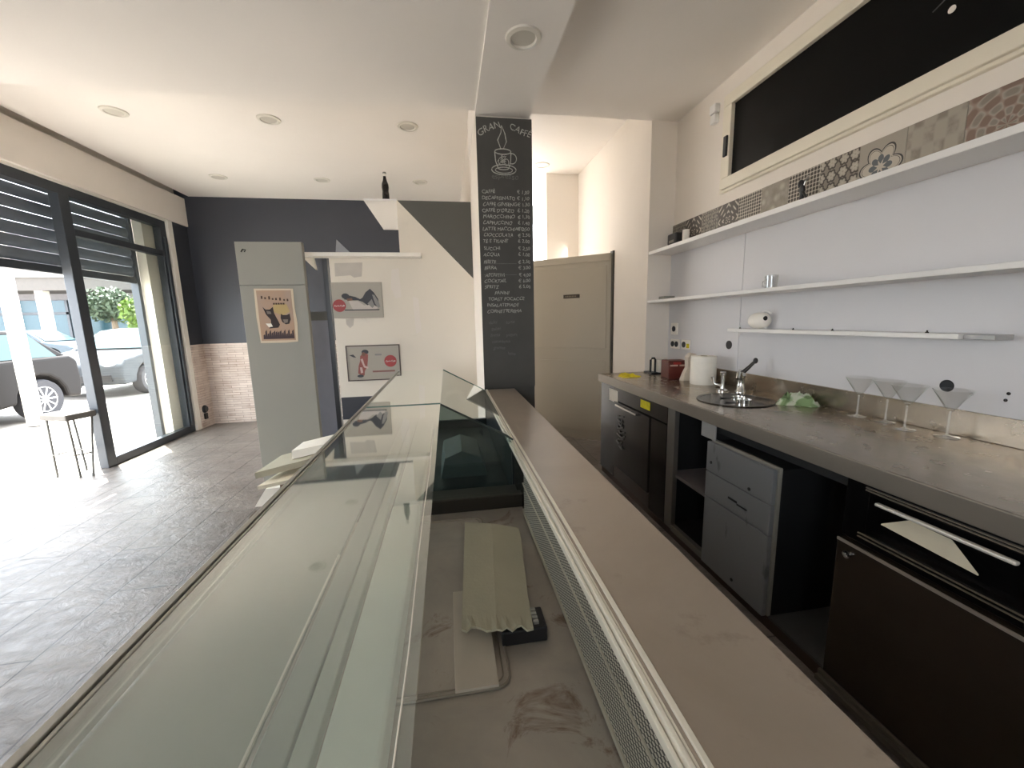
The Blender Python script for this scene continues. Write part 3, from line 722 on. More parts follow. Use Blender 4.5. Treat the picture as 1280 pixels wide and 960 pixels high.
MB().box(-.335, .272, 1.69, 2.90, .56, .60).box(.258, .272, 1.69, 2.92, .60, .835).box(-.335, .272, 2.90, 2.925, .56, .665).build('cold_well', mat('cold_well', '#363c3e', .3, .3), ctr)
MB().prism([(-.06, .60), (.17, .60), (.15, .70), (.05, .735), (-.05, .70)], 'y', 1.95, 2.25).jitter(.012, 3).build('pale_ghost_lump', mat('pale_ghost', '#8d9190', .4), ctr)  # lump added for the pale ghost in the end glass
# glass
MB().box(GX0, GX1, Y0, E1-.005, GZ-.008, GZ).build('glass_top', M_glass, ctr)
MB().box(GX0, GX1, E1+.02, E2, GZ-.008, GZ).build('glass_top', M_glass, ctr)
MB().box(-.342, -.334, Y0, E2, .565, GZ-.009).build('front_glass', M_glass, ctr)
end = [(-.332, .60), (.255, .60), (.255, .855), (.24, .88), (GX1-.004, GZ-.004), (-.332, GZ-.01)]
MB().prism(end, 'y', E1, E1+.008).build('end_glass', glass_mat('shade_tinted_glass', (.55, .63, .63), 1.6, .03, .02), ctr)  # tint darkened to stand for the shade behind this end
MB().prism(end, 'y', E2-.008, E2).build('end_glass', M_pane, ctr)
def edge(y): return MB().tube([(GX1, y, GZ-.002), (.235, y, .883), (.262, y, .862)], .0045, 6)
edge(E1+.002).build('end_glass_edge', mat('dark_glass_edge', '#39423f', .3), ctr)
edge(E2).build('end_glass_edge', M_glassedge, ctr)
MB().box(GX0, GX1, E1+.014, E1+.019, GZ-.009, GZ+.001).build('top_glass_edge', M_glassedge, ctr)
# loose rear pane lying on the slope of the far section
sl = lambda s: (GX1+s*(.262-GX1), GZ+s*(.862-GZ))
a, b = sl(.42), sl(.99)
MB().add([(a[0], 2.12, a[1]), (b[0], 2.12, b[1]), (b[0], 2.92, b[1]), (sl(.72)[0], 2.92, sl(.72)[1]), (a[0], 2.12, a[1]+.006), (b[0], 2.12, b[1]+.006), (b[0], 2.92, b[1]+.006), (sl(.72)[0], 2.92, sl(.72)[1]+.006)],
         [(3, 2, 1, 0), (4, 5, 6, 7), (0, 1, 5, 4), (1, 2, 6, 5), (2, 3, 7, 6), (3, 0, 4, 7)]).build('rear_pane', glass_mat('smoky_pane', (.86, .86, .83), 1.6, .05, .25, (.6, .57, .52)), ctr)
# trim at the front edge, inner shelf and lamp housing below the top
MB().box(GX0-.018, GX0-.008, Y0, E2, GZ-.03, GZ+.003).box(GX0-.006, GX0-.001, Y0, E2, GZ-.03, GZ+.001).build('front_trim', mat('front_trim', '#a9a89f', .35, .5), ctr, bevel=.001)
MB().box(-.336, -.186, Y0, .95, 1.012, 1.018).build('inner_shelf', mat('pale_shelf', '#a3aaa2', .5, 0, .05, 3), ctr)
MB().box(-.187, -.1845, Y0, .62, 1.018, 1.021).build('shelf_lip', M_white, ctr)
MB().tube([(-.057+.0015*math.sin(i*2.3), Y0+.18*i, GZ+.0006) for i in range(12)], .0009, 5).build('glass_edge_glint', M_white, ctr)  # wavy white line painted as the reflection along the glass edge
MB().box(-.181, -.152, Y0, E1-.02, 1.0, 1.016).build('lamp_housing', mat('grey_housing', '#a3aba5', .45), ctr, bevel=.002)
MB().box(-.149, -.131, Y0, E1-.02, 1.0, 1.018).build('lamp_channel', mat('pale_channel', '#b9c0b8', .45), ctr, bevel=.002)
MB().box(-.123, -.071, .78, E1-.015, .985, 1.020).build('lamp_housing_end', mat('grey_green_housing', '#a9b5ac', .45), ctr, bevel=.003)
MB().box(-.124, -.071, Y0, .777, .985, 1.022).build('lamp_diffuser', mat('white_diffuser', '#e3e7df', .4), ctr, bevel=.004)
# what lies in the well
mb = MB()
z0 = .652
outer = []
def rr(x0, x1, y0, y1, r, z, n=6):
    P = []
    for (cx, cy, a0) in ((x1-r, y1-r, 0), (x0+r, y1-r, PI/2), (x0+r, y0+r, PI), (x1-r, y0+r, 3*PI/2)):
        for i in range(n+1): P.append((cx+r*math.cos(a0+PI/2*i/n), cy+r*math.sin(a0+PI/2*i/n), z))
    return P
tr = thing('drip_tray', 'flat tray with rounded raised rim sunk in the counter well', 'tray', (-.1, 1.0, .645))
P = rr(-.30, .095, .70, 1.42, .03, .648)
MB().prism([(p[0], p[1]) for p in P], 'z', .6452, .6475).build('tray_plate', M_well, tr)
MB().tube(P, .0028, 6, closed=True).tube(rr(-.29, .082, .712, 1.41, .022, .648), .0018, 6, closed=True).build('tray_rim', mat('tray_rim', '#8c8377', .4, .3), tr, smooth=60)
tag(MB().box(-.018, .07, .70, 1.0, .648, .656).build('white_board', mat('off_white_board', '#b8ad9e', .6), bevel=.001), 'narrow off white board under the torn cardboard sheet', 'board')
# cardboard sheet with torn near edge and a soft centre fold
mb = MB(); nx_, ny_ = 14, 12; tl, trr, brr, bl = (.030, 1.335, .70), (.212, 1.26, .70), (.158, .795, .70), (.0, .822, .70)
vs = []
for j in range(ny_+1):
    v = j/ny_
    for i in range(nx_+1):
        u = i/nx_
        x = (tl[0]*(1-u)+trr[0]*u)*(1-v)+(bl[0]*(1-u)+brr[0]*u)*v
        yy = (tl[1]*(1-u)+trr[1]*u)*(1-v)+(bl[1]*(1-u)+brr[1]*u)*v
        zz = .690+.006*(1-abs(u-.5)*2)*(1)-.012*(1-v)
        if j == ny_: yy += random.uniform(-.012, .008); zz += random.uniform(-.003, .004)
        if i == nx_ : x += random.uniform(-.003, .003)
        vs.append((x, yy, zz))
fs = [(j*(nx_+1)+i, (j+1)*(nx_+1)+i, (j+1)*(nx_+1)+i+1, j*(nx_+1)+i+1) for j in range(ny_) for i in range(nx_)]
mb.add(vs, fs); o = mb.build('cardboard_sheet', M_card); m = o.modifiers.new('thick', 'SOLIDIFY'); m.thickness = .005; m.offset = -1
tag(o, 'torn grey cardboard sheet lying in the counter well', 'cardboard')
bx = thing('black_connector', 'small black electrical box peeking from under the torn cardboard', 'electrical box', (.16, .83, .645))
MB().box(.09, .196, .80, .87, .646, .683).build('housing', M_black, bx, bevel=.004)
mb = MB()
for i in range(4): mb.box(.166, .178, .812+.013*i, .820+.013*i, .683, .690)
mb.build('terminal', mat('terminal_grey', '#a8a69e', .4, .3), bx)

# ------------------------------------------------------------------ worktop, sink, tap
SX, SY, SR = 1.605, 2.02, .185
wk = thing('steel_worktop', 'long brushed steel worktop with upstand along the kitchen wall', 'worktop', (1.65, 1.6, .84))
mb = MB()
x0, x1, zt, zb = 1.312, 1.955, .90, .842
mb.box(x0, x1, -1.2, SY-.3, zb, zt); mb.box(x0, x1, SY+.3, 3.346, zb, zt)
n = 48; sq = []; ci = []
for k in range(n):
    a = 2*PI*k/n; ca, sa = math.cos(a), math.sin(a)
    tx = (x1-SX)/ca if ca > 1e-9 else ((x0-SX)/ca if ca < -1e-9 else 1e9)
    ty = (.3/abs(sa)) if abs(sa) > 1e-9 else 1e9
    t_ = min(tx, ty); sq.append((SX+ca*t_, SY+sa*t_)); ci.append((SX+ca*SR, SY+sa*SR))
for c in ((x1, SY+.3), (x0, SY+.3), (x0, SY-.3), (x1, SY-.3)):   # snap corners
    k = min(range(n), key=lambda k: math.dist(sq[k], c)); sq[k] = c
for z_, fl in ((zt, 0), (zb, 1)):
    mb.add([(x, y, z_) for x, y in sq]+[(x, y, z_) for x, y in ci], [((k, (k+1) % n, n+(k+1) % n, n+k)[::-1] if not fl else (k, (k+1) % n, n+(k+1) % n, n+k))[::-1] if False else ((k, (k+1) % n, n+(k+1) % n, n+k) if not fl else (n+k, n+(k+1) % n, (k+1) % n, k)) for k in range(n)])
mb.box(x0, x0+.006, SY-.3, SY+.3, zb, zt)
mb.build('slab', M_steel, wk)
MB().box(1.94, 1.956, -1.2, 3.346, .90, 1.0).build('upstand', M_steel, wk, bevel=.002)
MB().box(1.300, 1.3125, -1.2, 3.346, .835, .902).build('front_edge', mat('worktop_edge', '#8d8479', .42, .6), wk, bevel=.004)
sk = thing('round_sink', 'round stainless sink bowl set into the steel worktop', 'sink', (SX, SY, .74))
MB().lathe([(SR+.014, .903), (SR+.012, .906), (SR-.004, .904), (SR-.006, .88), (SR-.02, .78), (SR-.06, .745), (.03, .74), (0, .738)], (SX, SY, 0), 48).build('bowl', mat('sink_steel', '#57524b', .25, .9), sk, smooth=50)
mb = MB()
for k in (-3, -1, 2):
    w = math.sqrt(max(0, (SR-.02)**2-(k*.035)**2)); mb.tube([(SX-w, SY+k*.035, .875), (SX+w, SY+k*.035, .875)], .003, 6)
mb.tube(arc(0, 0, 1, 1, 0, 0, 1) and [(SX+(SR-.02)*math.cos(2*PI*i/32), SY+(SR-.02)*math.sin(2*PI*i/32), .875) for i in range(32)], .004, 6, closed=True)
mb.build('wire_rack', M_chrome, sk, smooth=60)
MB().lathe([(.035, .741), (.03, .744), (0, .742)], (SX, SY, 0), 20).build('drain', M_chrome, sk)
for q, (bx_, by_, hh) in enumerate(((1.60, 1.94, .03), (1.66, 2.06, .02))):
    hd = thing('filter_holder', ['chrome filter holder lying in the near half of the round sink', 'chrome filter holder lying at the back of the round sink'][q], 'filter holder', (bx_, by_, .87), 'filter holders in the sink')
    MB().lathe([(.028, 0), (.036, .002), (.038, hh+.012), (.034, hh+.012), (.03, .006), (0, .006)], (bx_, by_, .88), 24).build('basket', M_chrome, hd, smooth=50)
    MB().tube([(bx_-.035, by_, .895), (bx_-.10, by_+.02, .90)], [.008, .011], 8).build('handle', M_black, hd, smooth=60)
fa = thing('sink_tap', 'chrome sink tap with black tipped lever behind the round bowl', 'tap', (1.80, 2.22, .90))
MB().lathe([(.03, 0), (.03, .012), (.021, .02), (.02, .09), (.024, .10), (.022, .125), (.012, .135), (0, .136)], (1.80, 2.22, .90), 24).build('tap_body', M_chrome, fa, smooth=50)
MB().tube([(1.795, 2.215, 1.0), (1.75, 2.17, 1.045), (1.70, 2.12, 1.04), (1.68, 2.10, 1.01)], .011, 12).build('spout', M_chrome, fa, smooth=60)
MB().tube([(1.80, 2.22, 1.02), (1.83, 2.20, 1.06), (1.855, 2.185, 1.095)], [.014, .011, .009], 10).build('lever', M_darksteel, fa, smooth=60)
MB().ball((1.86, 2.182, 1.103), .014, 1, 1, 1.3).build('lever_tip', M_black, fa, smooth=60)
gr = thing('glass_rinser', 'small chrome glass rinser standing at the sink rim beside the paper roll', 'glass rinser', (1.735, 2.30, .90))
MB().lathe([(.034, 0), (.034, .01), (.014, .018), (.011, .04), (.011, .10), (.018, .105), (.018, .125), (0, .126)], (1.735, 2.30, .90), 20).build('post', M_chrome, gr, smooth=50)
MB().tube([(1.735, 2.30, .93), (1.70, 2.335, .945), (1.69, 2.345, .99)], .009, 8).build('nozzle', M_chrome, gr, smooth=60)

# things on the worktop
def crumple(name, label, cat, c, rx, ry, h, m, seed, group=None):
    rn = random.Random(seed); n = 22; vs = []; fs = []; rings = 9
    for i in range(rings):
        r = 1-i/(rings-1)
        for k in range(n):
            a = 2*PI*k/n; rad = r*(1+.22*math.sin(3*a+seed)+.12*math.sin(5*a+2*seed))
            zz = h*(1-r**2.4)*(.65+.5*math.sin(4*a+i*1.3+seed)*r+rn.uniform(-.15, .15))
            vs.append((c[0]+rx*rad*math.cos(a), c[1]+ry*rad*math.sin(a), c[2]+(0.0005 if i == 0 else max(.003, zz))))
    for i in range(rings-1):
        for k in range(n): fs.append((i*n+k, i*n+(k+1) % n, (i+1)*n+(k+1) % n, (i+1)*n+k))
    fs.append(tuple(range(n))[::-1])
    o = MB().add(vs, fs).build(name, m, origin=c, smooth=50)
    return tag(o, label, cat, group)
crumple('yellow_cloth', 'crumpled yellow cloth lying at the far end of the steel worktop', 'cloth', (1.475, 3.13, .9), .085, .10, .028, M_yellow, 3)
def m_towel():
    t = NT('striped_green_towel'); p = t.obj()
    w = t.math('SINE', t.math('ADD', t.math('MULTIPLY', t.noise(6, 2, p), 30), 0))
    t.bsdf(t.ramp(t.math('ADD', t.math('MULTIPLY', w, .5), .5), [(.3, lin('#7d9568')), (.6, lin('#a9bd98')), (.85, lin('#c6ccb8'))]), .95, 0, t.noise(90, 2, p), .4, .003); return t.m
crumple('green_cloth', 'crumpled pale green striped cloth lying beside the sink', 'cloth', (1.86, 1.865, .9), .10, .095, .075, m_towel(), 5)
nd = thing('napkin_dispenser', 'black napkin dispenser with white napkins at the worktop end', 'napkin dispenser', (1.80, 3.24, .90))
MB().tube([(1.715, 3.20, .905), (1.715, 3.20, 1.02), (1.728, 3.20, 1.033), (1.748, 3.20, 1.033), (1.757, 3.20, 1.02), (1.757, 3.20, .905)], .009, 8).box(1.705, 1.85, 3.16, 3.30, .9, .912).build('case', M_black, nd, smooth=50)
MB().box(1.768, 1.802, 3.15, 3.28, .913, 1.018).build('napkins', M_paper, nd, bevel=.002)
rb = thing('red_brown_caddy', 'dark red brown box with two pale labels beside the napkin dispenser', 'box', (1.79, 2.98, .9))
mb = MB().box(1.70, 1.86, 2.87, 3.01, .9, 1.04); mb.turn(-.12, (1.78, 2.94)); mb.build('box_body', M_redbrown, rb, bevel=.006)
for s in (0, 1):
    mb = MB().box(1.715+.075*s, 1.775+.075*s, 2.866, 2.8705, .998, 1.01); mb.turn(-.12, (1.78, 2.94)); mb.build('pale_label', mat('pale_label%d' % s, '#b79a8c', .6), rb)
mb = MB().box(1.74, 1.80, 2.866, 2.87, 1.012, 1.03); mb.turn(-.12, (1.78, 2.94)); mb.build('red_mark', M_red, rb)
pr_ = thing('paper_towel_roll', 'fat white paper towel roll standing on the steel worktop', 'paper towel', (1.80, 2.60, .9))
MB().lathe([(.025, 0), (.083, 0), (.086, .004), (.086, .196), (.083, .2), (.025, .2), (.022, .198), (.022, .002)], (1.80, 2.60, .9), 40).build('roll', M_paper, pr_, smooth=50)
MB().lathe([(.0225, .0), (.0225, .202), (.019, .202), (.019, .0)], (1.80, 2.60, .9), 24).build('core', M_card, pr_)
bagm = MB()
for i in range(2): pass
bagm.prism([(1.74, .9), (1.835, .9), (1.825, 1.0), (1.84, 1.10), (1.80, 1.115), (1.77, 1.08), (1.775, 1.0), (1.755, .96)], 'y', 2.745, 2.80); bagm.jitter(.005, 8)
bg = tag(bagm.build('paper_bag', mat('cream_paper', '#cfc3b2', .8), bevel=.006), 'tall folded cream paper bag leaning between red box and paper roll', 'paper bag')
# cocktail glasses
def martini(loc, label):
    t = thing('cocktail_glass', label, 'glass', loc, 'cocktail glasses on the worktop')
    MB().lathe([(0, .0), (.036, .001), (.036, .003), (.012, .007), (.004, .012)], loc, 32).build('foot', M_stem, t, smooth=40)
    MB().lathe([(.0042, .012), (.0036, .06), (.0042, .10)], loc, 12).build('stem', M_stem, t, smooth=60)
    MB().lathe([(.004, .099), (.012, .108), (.058, .185), (.0575, .186), (.0555, .185), (.010, .111), (0, .109)], loc, 40).build('bowl', M_thin, t, smooth=40)
    return t
g0 = martini((1.88, 1.555, .9), 'cocktail glass nearest the green cloth')
dup(g0, (1.892, 1.44, .9), 'second cocktail glass of the row counted from the green cloth')
dup(g0, (1.84, 1.325, .9), 'cocktail glass at the front of the row, nearest the worktop edge')
dup(g0, (1.875, 1.205, .9), 'cocktail glass at the end of the row below the round wall hole')
# the wall above
def wallthing(o, *a): return tag(o, *a)
def socket(y, z, w, h, label, holes, m2=None):
    t = thing('wall_socket', label, 'socket', (1.955, y, z), 'wall sockets above the worktop')
    MB().box(1.943, 1.955, y-w/2, y+w/2, z-h/2, z+h/2).build('cover_plate', M_white, t, bevel=.003)
    for dy in holes: MB().lathe([(.0, -.002), (.024, -.002), (.024, .006), (.026, .008)], (1.940, y+dy, z), 20, 'x').build('outlet', M_black, t)
    return t
socket(3.24, 1.278, .10, .10, 'single round socket on white plate under the shelves', (.0,))
socket(3.22, 1.148, .13, .08, 'lower socket with black outlets nearest the wall corner', (-.03, .03))
socket(3.06, 1.150, .12, .08, 'lower socket with yellow tag above the red brown box', (.02,))
wp = bpy.data.objects['wall_socket.002']
MB().box(1.939, 1.944, 3.005, 3.04, 1.125, 1.16).build('yellow_tag', M_yellow, wp)
tag(MB().lathe([(.022, -.003), (.03, -.003), (.03, 0), (.022, 0)], (1.955, 2.55, 1.177), 20, 'x').lathe([(0, -.002), (.022, -.002)], (1.955, 2.55, 1.177), 20, 'x').build('cable_hole', M_black), 'small black cable hole in the wall panel near the paper roll', 'cable hole')
tag(MB().lathe([(.0, -.002), (.019, -.002), (.022, -.004), (.024, 0)], (1.955, 1.28, 1.085), 20, 'x').build('cable_hole', M_black), 'round black cable hole in the wall panel above the cocktail glasses', 'cable hole')
for i, (y_, z_) in enumerate(((1.10, 1.085), (1.105, 1.06), (1.20, 1.065))):
    tag(MB().lathe([(0, -.003), (.005, -.002), (.006, 0)], (1.955, y_, z_), 12, 'x').build('wall_screw', M_darksteel), ['upper small screw in the wall panel above the upstand', 'lower small screw in the wall panel above the upstand', 'small screw beside the round black cable hole'][i], 'screw', 'screws in the wall panel')
se = thing('wall_sensor', 'small white two part sensor box high beside the black window', 'sensor', (1.96, 2.85, 2.74))
MB().box(1.93, 1.97, 2.81, 2.875, 2.80, 2.86).build('sensor_body', M_lam, se, bevel=.006)
MB().box(1.935, 1.97, 2.815, 2.87, 2.735, 2.795).build('sensor_body', M_lam, se, bevel=.006)
# shelves
def shelf(label, x0, y0, y1, z, th=.022, m=M_lam):
    return tag(MB().box(x0, 1.953, y0, y1, z, z+th).build('wall_shelf', m, bevel=.0025), label, 'shelf', 'white shelves over the worktop')
shelf('long top white shelf just below the patterned tile band', 1.745, -1.2, 3.348, 1.91, .028)
shelf('long middle white shelf above the shorter one', 1.745, -1.2, 3.348, 1.505)
s3_ = shelf('short lowest white shelf carrying a pot and screws', 1.85, 1.20, 2.44, 1.275, .02)
tag(MB().box(1.87, 1.953, 1.11, 1.198, 1.275, 1.293).build('shelf_bracket', mat('grey_bracket', '#a9a8a6', .4, .2), bevel=.002), 'grey bracket at the bare end of the lowest shelf', 'bracket')
# on the shelves
bb = thing('black_tin', 'black square tin on the corner end of the top shelf', 'tin', (1.90, 3.18, 1.938))
MB().box(1.86, 1.945, 3.13, 3.26, 1.938, 2.06).build('tin_body', M_black, bb, bevel=.012)
MB().box(1.8585, 1.8605, 3.16, 3.23, 1.985, 2.005).build('pale_label', M_grey, bb)
MB().lathe([(.0, -.022), (.024, -.022), (.026, .0), (.026, .1), (0, .1)], (1.905, 3.06, 1.96), 20).build('white_tube', M_white, bb)
pf = thing('black_corkscrew', 'black lever corkscrew standing on the top shelf before the tiles', 'corkscrew', (1.90, 1.99, 1.938))
MB().lathe([(.022, 0), (.022, .01), (.012, .02), (.010, .08), (.016, .09), (.010, .12)], (1.9, 1.99, 1.938), 16).build('shaft', M_black, pf, smooth=50)
MB().tube([(1.9, 1.99, 2.03), (1.895, 1.965, 2.0), (1.89, 1.945, 1.975)], .006, 8).build('lever', M_black, pf)
MB().tube([(1.9, 1.99, 2.04), (1.9, 1.97, 2.075), (1.895, 1.95, 2.09)], .004, 8).build('lever', M_chrome, pf)
MB().ball((1.9, 2.0, 2.065), .016, 1, 1, 1.4).build('knob', M_black, pf, smooth=60)
tg = thing('glass_tumbler', 'clear square glass tumbler alone on the middle shelf', 'glass', (1.88, 2.13, 1.527))
MB().lathe([(0, 0), (.034, 0), (.036, .08), (.034, .08), (.031, .012), (0, .012)], (1.88, 2.13, 1.527), 24).build('tumbler_body', M_thin2, tg, smooth=40)
MB().tube([(1.88, 2.165, 1.585), (1.88, 2.195, 1.575), (1.88, 2.195, 1.55), (1.88, 2.165, 1.54)], .004, 8).build('handle', M_thin2, tg, smooth=60)
tag(MB().box(1.80, 1.90, 3.17, 3.26, 1.527, 1.555).build('grey_case', M_grey, bevel=.006), 'flat grey case on the corner end of the middle shelf', 'case')
pt = thing('tea_pot', 'small white pot lying on its side on the lowest shelf', 'pot', (1.90, 2.21, 1.295))
MB().lathe([(0, -.062), (.02, -.061), (.036, -.054), (.046, -.035), (.05, 0), (.047, .03), (.04, .05), (.037, .055), (.034, .055), (.043, .03), (.046, 0), (.042, -.035), (0, -.05)], (1.90, 2.22, 1.346), 36, 'y').build('pot_body', M_white, pt, smooth=60)
MB().tube([(1.905, 2.18+.055*math.cos(a), 1.352+.05*math.sin(a)) for a in [PI*.75-i*PI*1.3/16 for i in range(17)]], .006, 10).build('handle', M_lam, pt, smooth=60)
MB().lathe([(.012, 0), (.014, -.006), (0, -.008)], (1.885, 2.163, 1.36), 14, 'y').build('pot_mark', M_darksteel, pt)
for i, y_ in enumerate((2.36, 1.95, 1.72, 1.32)):
    tag(MB().lathe([(.006, 0), (.006, .004), (.003, .005), (.003, .010), (0, .011)], (1.88, y_, 1.295), 10).build('screw', M_darksteel),
        ['loose screw on the lowest shelf between its free end and the pot', 'loose screw on the lowest shelf just past the pot', 'loose screw near the middle of the lowest shelf', 'loose screw on the lowest shelf close to the grey bracket'][i], 'screw', 'loose screws on the lowest shelf')

# ------------------------------------------------------------------ units under the worktop
FX = 1.33
M_kick = mat('plinth_brown', '#3a2a20', .5, 0, .1, 5)
struct(MB().box(1.345, 1.94, -1.2, 3.346, 0, .05).build('baseboard_kitchen', M_kick))
gw = thing('glass_washer', 'dark steel under counter glass washer with stickers at the worktop end', 'glass washer', (1.6, 2.8, .05))
MB().box(FX+.02, 1.93, 2.25, 3.345, .051, .835).build('carcass', M_darksteel, gw)
MB().box(FX, FX+.02, 3.05, 3.345, .06, .835).build('side_panel', M_blackgloss, gw, bevel=.002)
MB().box(FX, FX+.02, 2.25, 3.05, .72, .835).build('control_panel', M_darksteel, gw, bevel=.002)
dr = MB().box(FX-.008, FX+.02, 2.46, 3.05, .17, .71).build('door', mat('dark_door', '#1f1b19', .22, .2), gw, bevel=.004)
MB().box(FX-.03, FX-.008, 2.62, 2.98, .685, .70).build('door_handle', M_chrome, dr, bevel=.003)
MB().box(FX, FX+.02, 2.25, 2.45, .06, .71).build('side_door', M_blackgloss, gw, bevel=.002)
MB().box(FX+.002, FX+.02, 2.46, 3.05, .06, .165).build('lower_panel', mat('brown_steel', '#3a2d26', .3, .3), gw)
MB().box(FX-.004, FX, 2.99, 3.16, .70, .80).build('white_sticker', M_paper, gw)
MB().box(FX-.004, FX, 2.47, 2.60, .755, .81).build('yellow_sticker', M_yellow, gw)
mb = MB()
for k in range(9):
    mb.tube([(FX-.012, 2.86+.03*math.sin(k), .62-.03*k), (FX-.02, 2.90+.04*math.cos(k*2), .60-.03*k), (FX-.012, 2.95+.03*math.sin(k*3), .61-.03*k)], .006, 6)
mb.build('cable', mat('grey_cable', '#5c5a57', .5), gw)
oc = thing('open_cabinet', 'open steel cabinet bay with one shelf next to the glass washer', 'cabinet', (1.6, 2.04, .05))
MB().box(FX, FX+.03, 2.165, 2.245, .06, .835).box(FX, FX+.03, 1.845, 2.165, .051, .09).build('frame', mat('bay_steel', '#77736e', .4, .5), oc, bevel=.002)
MB().box(FX+.03, 1.93, 2.225, 2.245, .06, .835).box(1.92, 1.93, 1.85, 2.225, .06, .835).box(FX+.03, 1.92, 1.838, 1.843, .06, .835).build('shaded_lining', M_dark, oc)  # steel inside of the bay coloured near black for its shade
MB().box(FX+.02, 1.92, 1.845, 2.225, .40, .42).build('shelf', mat('bay_shelf', '#6f6a6a', .5, .2), oc)
MB().box(FX+.03, 1.92, 1.845, 2.225, .051, .07).build('bottom_panel', M_dark, oc)
fr = thing('under_counter_fridge', 'grey under counter fridge with film covered front in three panels', 'fridge', (1.6, 1.6, .05))
MB().box(FX+.03, 1.90, 1.40, 1.835, .052, .735).build('cabinet_body', mat('fridge_side', '#1b1b1c', .6), fr, bevel=.004)
for (a, b) in ((.58, .735), (.44, .575), (.055, .435)):
    MB().box(FX-.01, FX+.012, 1.405, 1.84, a, b).build('front_panel', M_film, fr, bevel=.003)
MB().box(FX+.013, FX+.03, 1.398, 1.838, .055, .745).build('door_seal', M_grey, fr, bevel=.003)
MB().box(FX-.012, FX-.009, 1.60, 1.66, .497, .507).box(FX-.012, FX-.009, 1.535, 1.60, .49, .497).build('logo_plate', M_black, fr)
mb = MB()
for (y_, z_) in ((1.80, .63), (1.53, .60), (1.60, .10)): mb.lathe([(0, -.003), (.008, -.003), (.008, 0)], (FX-.01, y_, z_), 10, 'x')
mb.build('rivet', M_black, fr)
tag(MB().box(FX-.008, FX+.005, 1.79, 1.90, .748, .83).build('control_box', mat('grey_box', '#9a9996', .4), bevel=.004), 'small grey control box hung above the film covered fridge', 'control box')
rl = MB().box(FX+.01, FX+.03, 1.11, 1.835, .79, .835)
tag(rl.build('support_rail', mat('black_rail', '#141414', .5)), 'black support rail under the worktop front edge', 'rail')
cu = thing('coffee_base_unit', 'black coffee base unit with knock drawer and smoked door', 'cabinet', (1.6, .4, .05))
MB().box(FX+.03, 1.93, -1.1, 1.10, .052, .835).build('carcass', M_dark, cu)
mb = MB(); mb.box(FX, FX+.03, 1.03, 1.105, .62, .83); mb.box(FX, FX+.03, -1.1, .655, .62, .83); mb.box(FX, FX+.03, .655, 1.03, .80, .83); mb.box(FX, FX+.03, .655, 1.03, .62, .66)
mb.build('fascia', M_blackgloss, cu, bevel=.002)
mb = MB(); 
for z_ in (.806, .815): mb.box(FX-.006, FX, .60, 1.04, z_, z_+.004)
for z_ in (.640, .652): mb.box(FX-.005, FX, .60, 1.05, z_, z_+.003)
mb.build('trim_line', mat('bronze_trim', '#7d7466', .35, .3), cu)
MB().box(FX-.018, FX-.002, .675, 1.0, .773, .784).build('drawer_handle', mat('bright_bar', '#e6e0d3', .3, .3), cu, bevel=.004)
MB().box(FX+.028, FX+.032, .66, 1.03, .66, .80).build('drawer_back', M_blackgloss, cu)
MB().add([(FX-.002, .985, .715), (FX-.002, .745, .70), (FX+.026, .825, .748), (FX+.026, .93, .752), (FX-.0, .985, .718), (FX-.0, .745, .703), (FX+.028, .825, .751), (FX+.028, .93, .755)],
         [(0, 1, 2, 3), (7, 6, 5, 4), (0, 4, 5, 1), (1, 5, 6, 2), (2, 6, 7, 3), (3, 7, 4, 0)]).build('cream_insert', M_cream, cu)
dd = MB().box(FX-.012, FX+.025, -.4, 1.108, .075, .606).build('door', mat('smoked_door', '#352d25', .2, .1, .12, 3), cu, bevel=.003)
MB().box(FX-.016, FX-.01, -.4, 1.106, .600, .609).build('door_edge', mat('steel_edge', '#a59d91', .4, .3), dd)
MB().lathe([(.013, 0), (.013, -.01), (.007, -.012), (.005, -.005), (0, -.005)], (FX-.012, 1.065, .565), 20, 'x').build('lock', M_chrome, dd, smooth=40)
mb = MB().box(FX-.03, FX-.012, -.4, 1.12, .03, .05); mb.box(FX-.02, FX-.008, -.4, 1.12, .055, .07)
mb.build('bottom_rail', mat('bottom_rail_steel', '#6b6459', .4, .4), cu)
tag(MB().box(1.345, 1.93, 1.105, 1.395, .05, .062).build('bay_floor', mat('grey_bay_floor', '#4b4a48', .6)), 'bare grey base plate in the empty bay beside the film covered fridge', 'base plate')

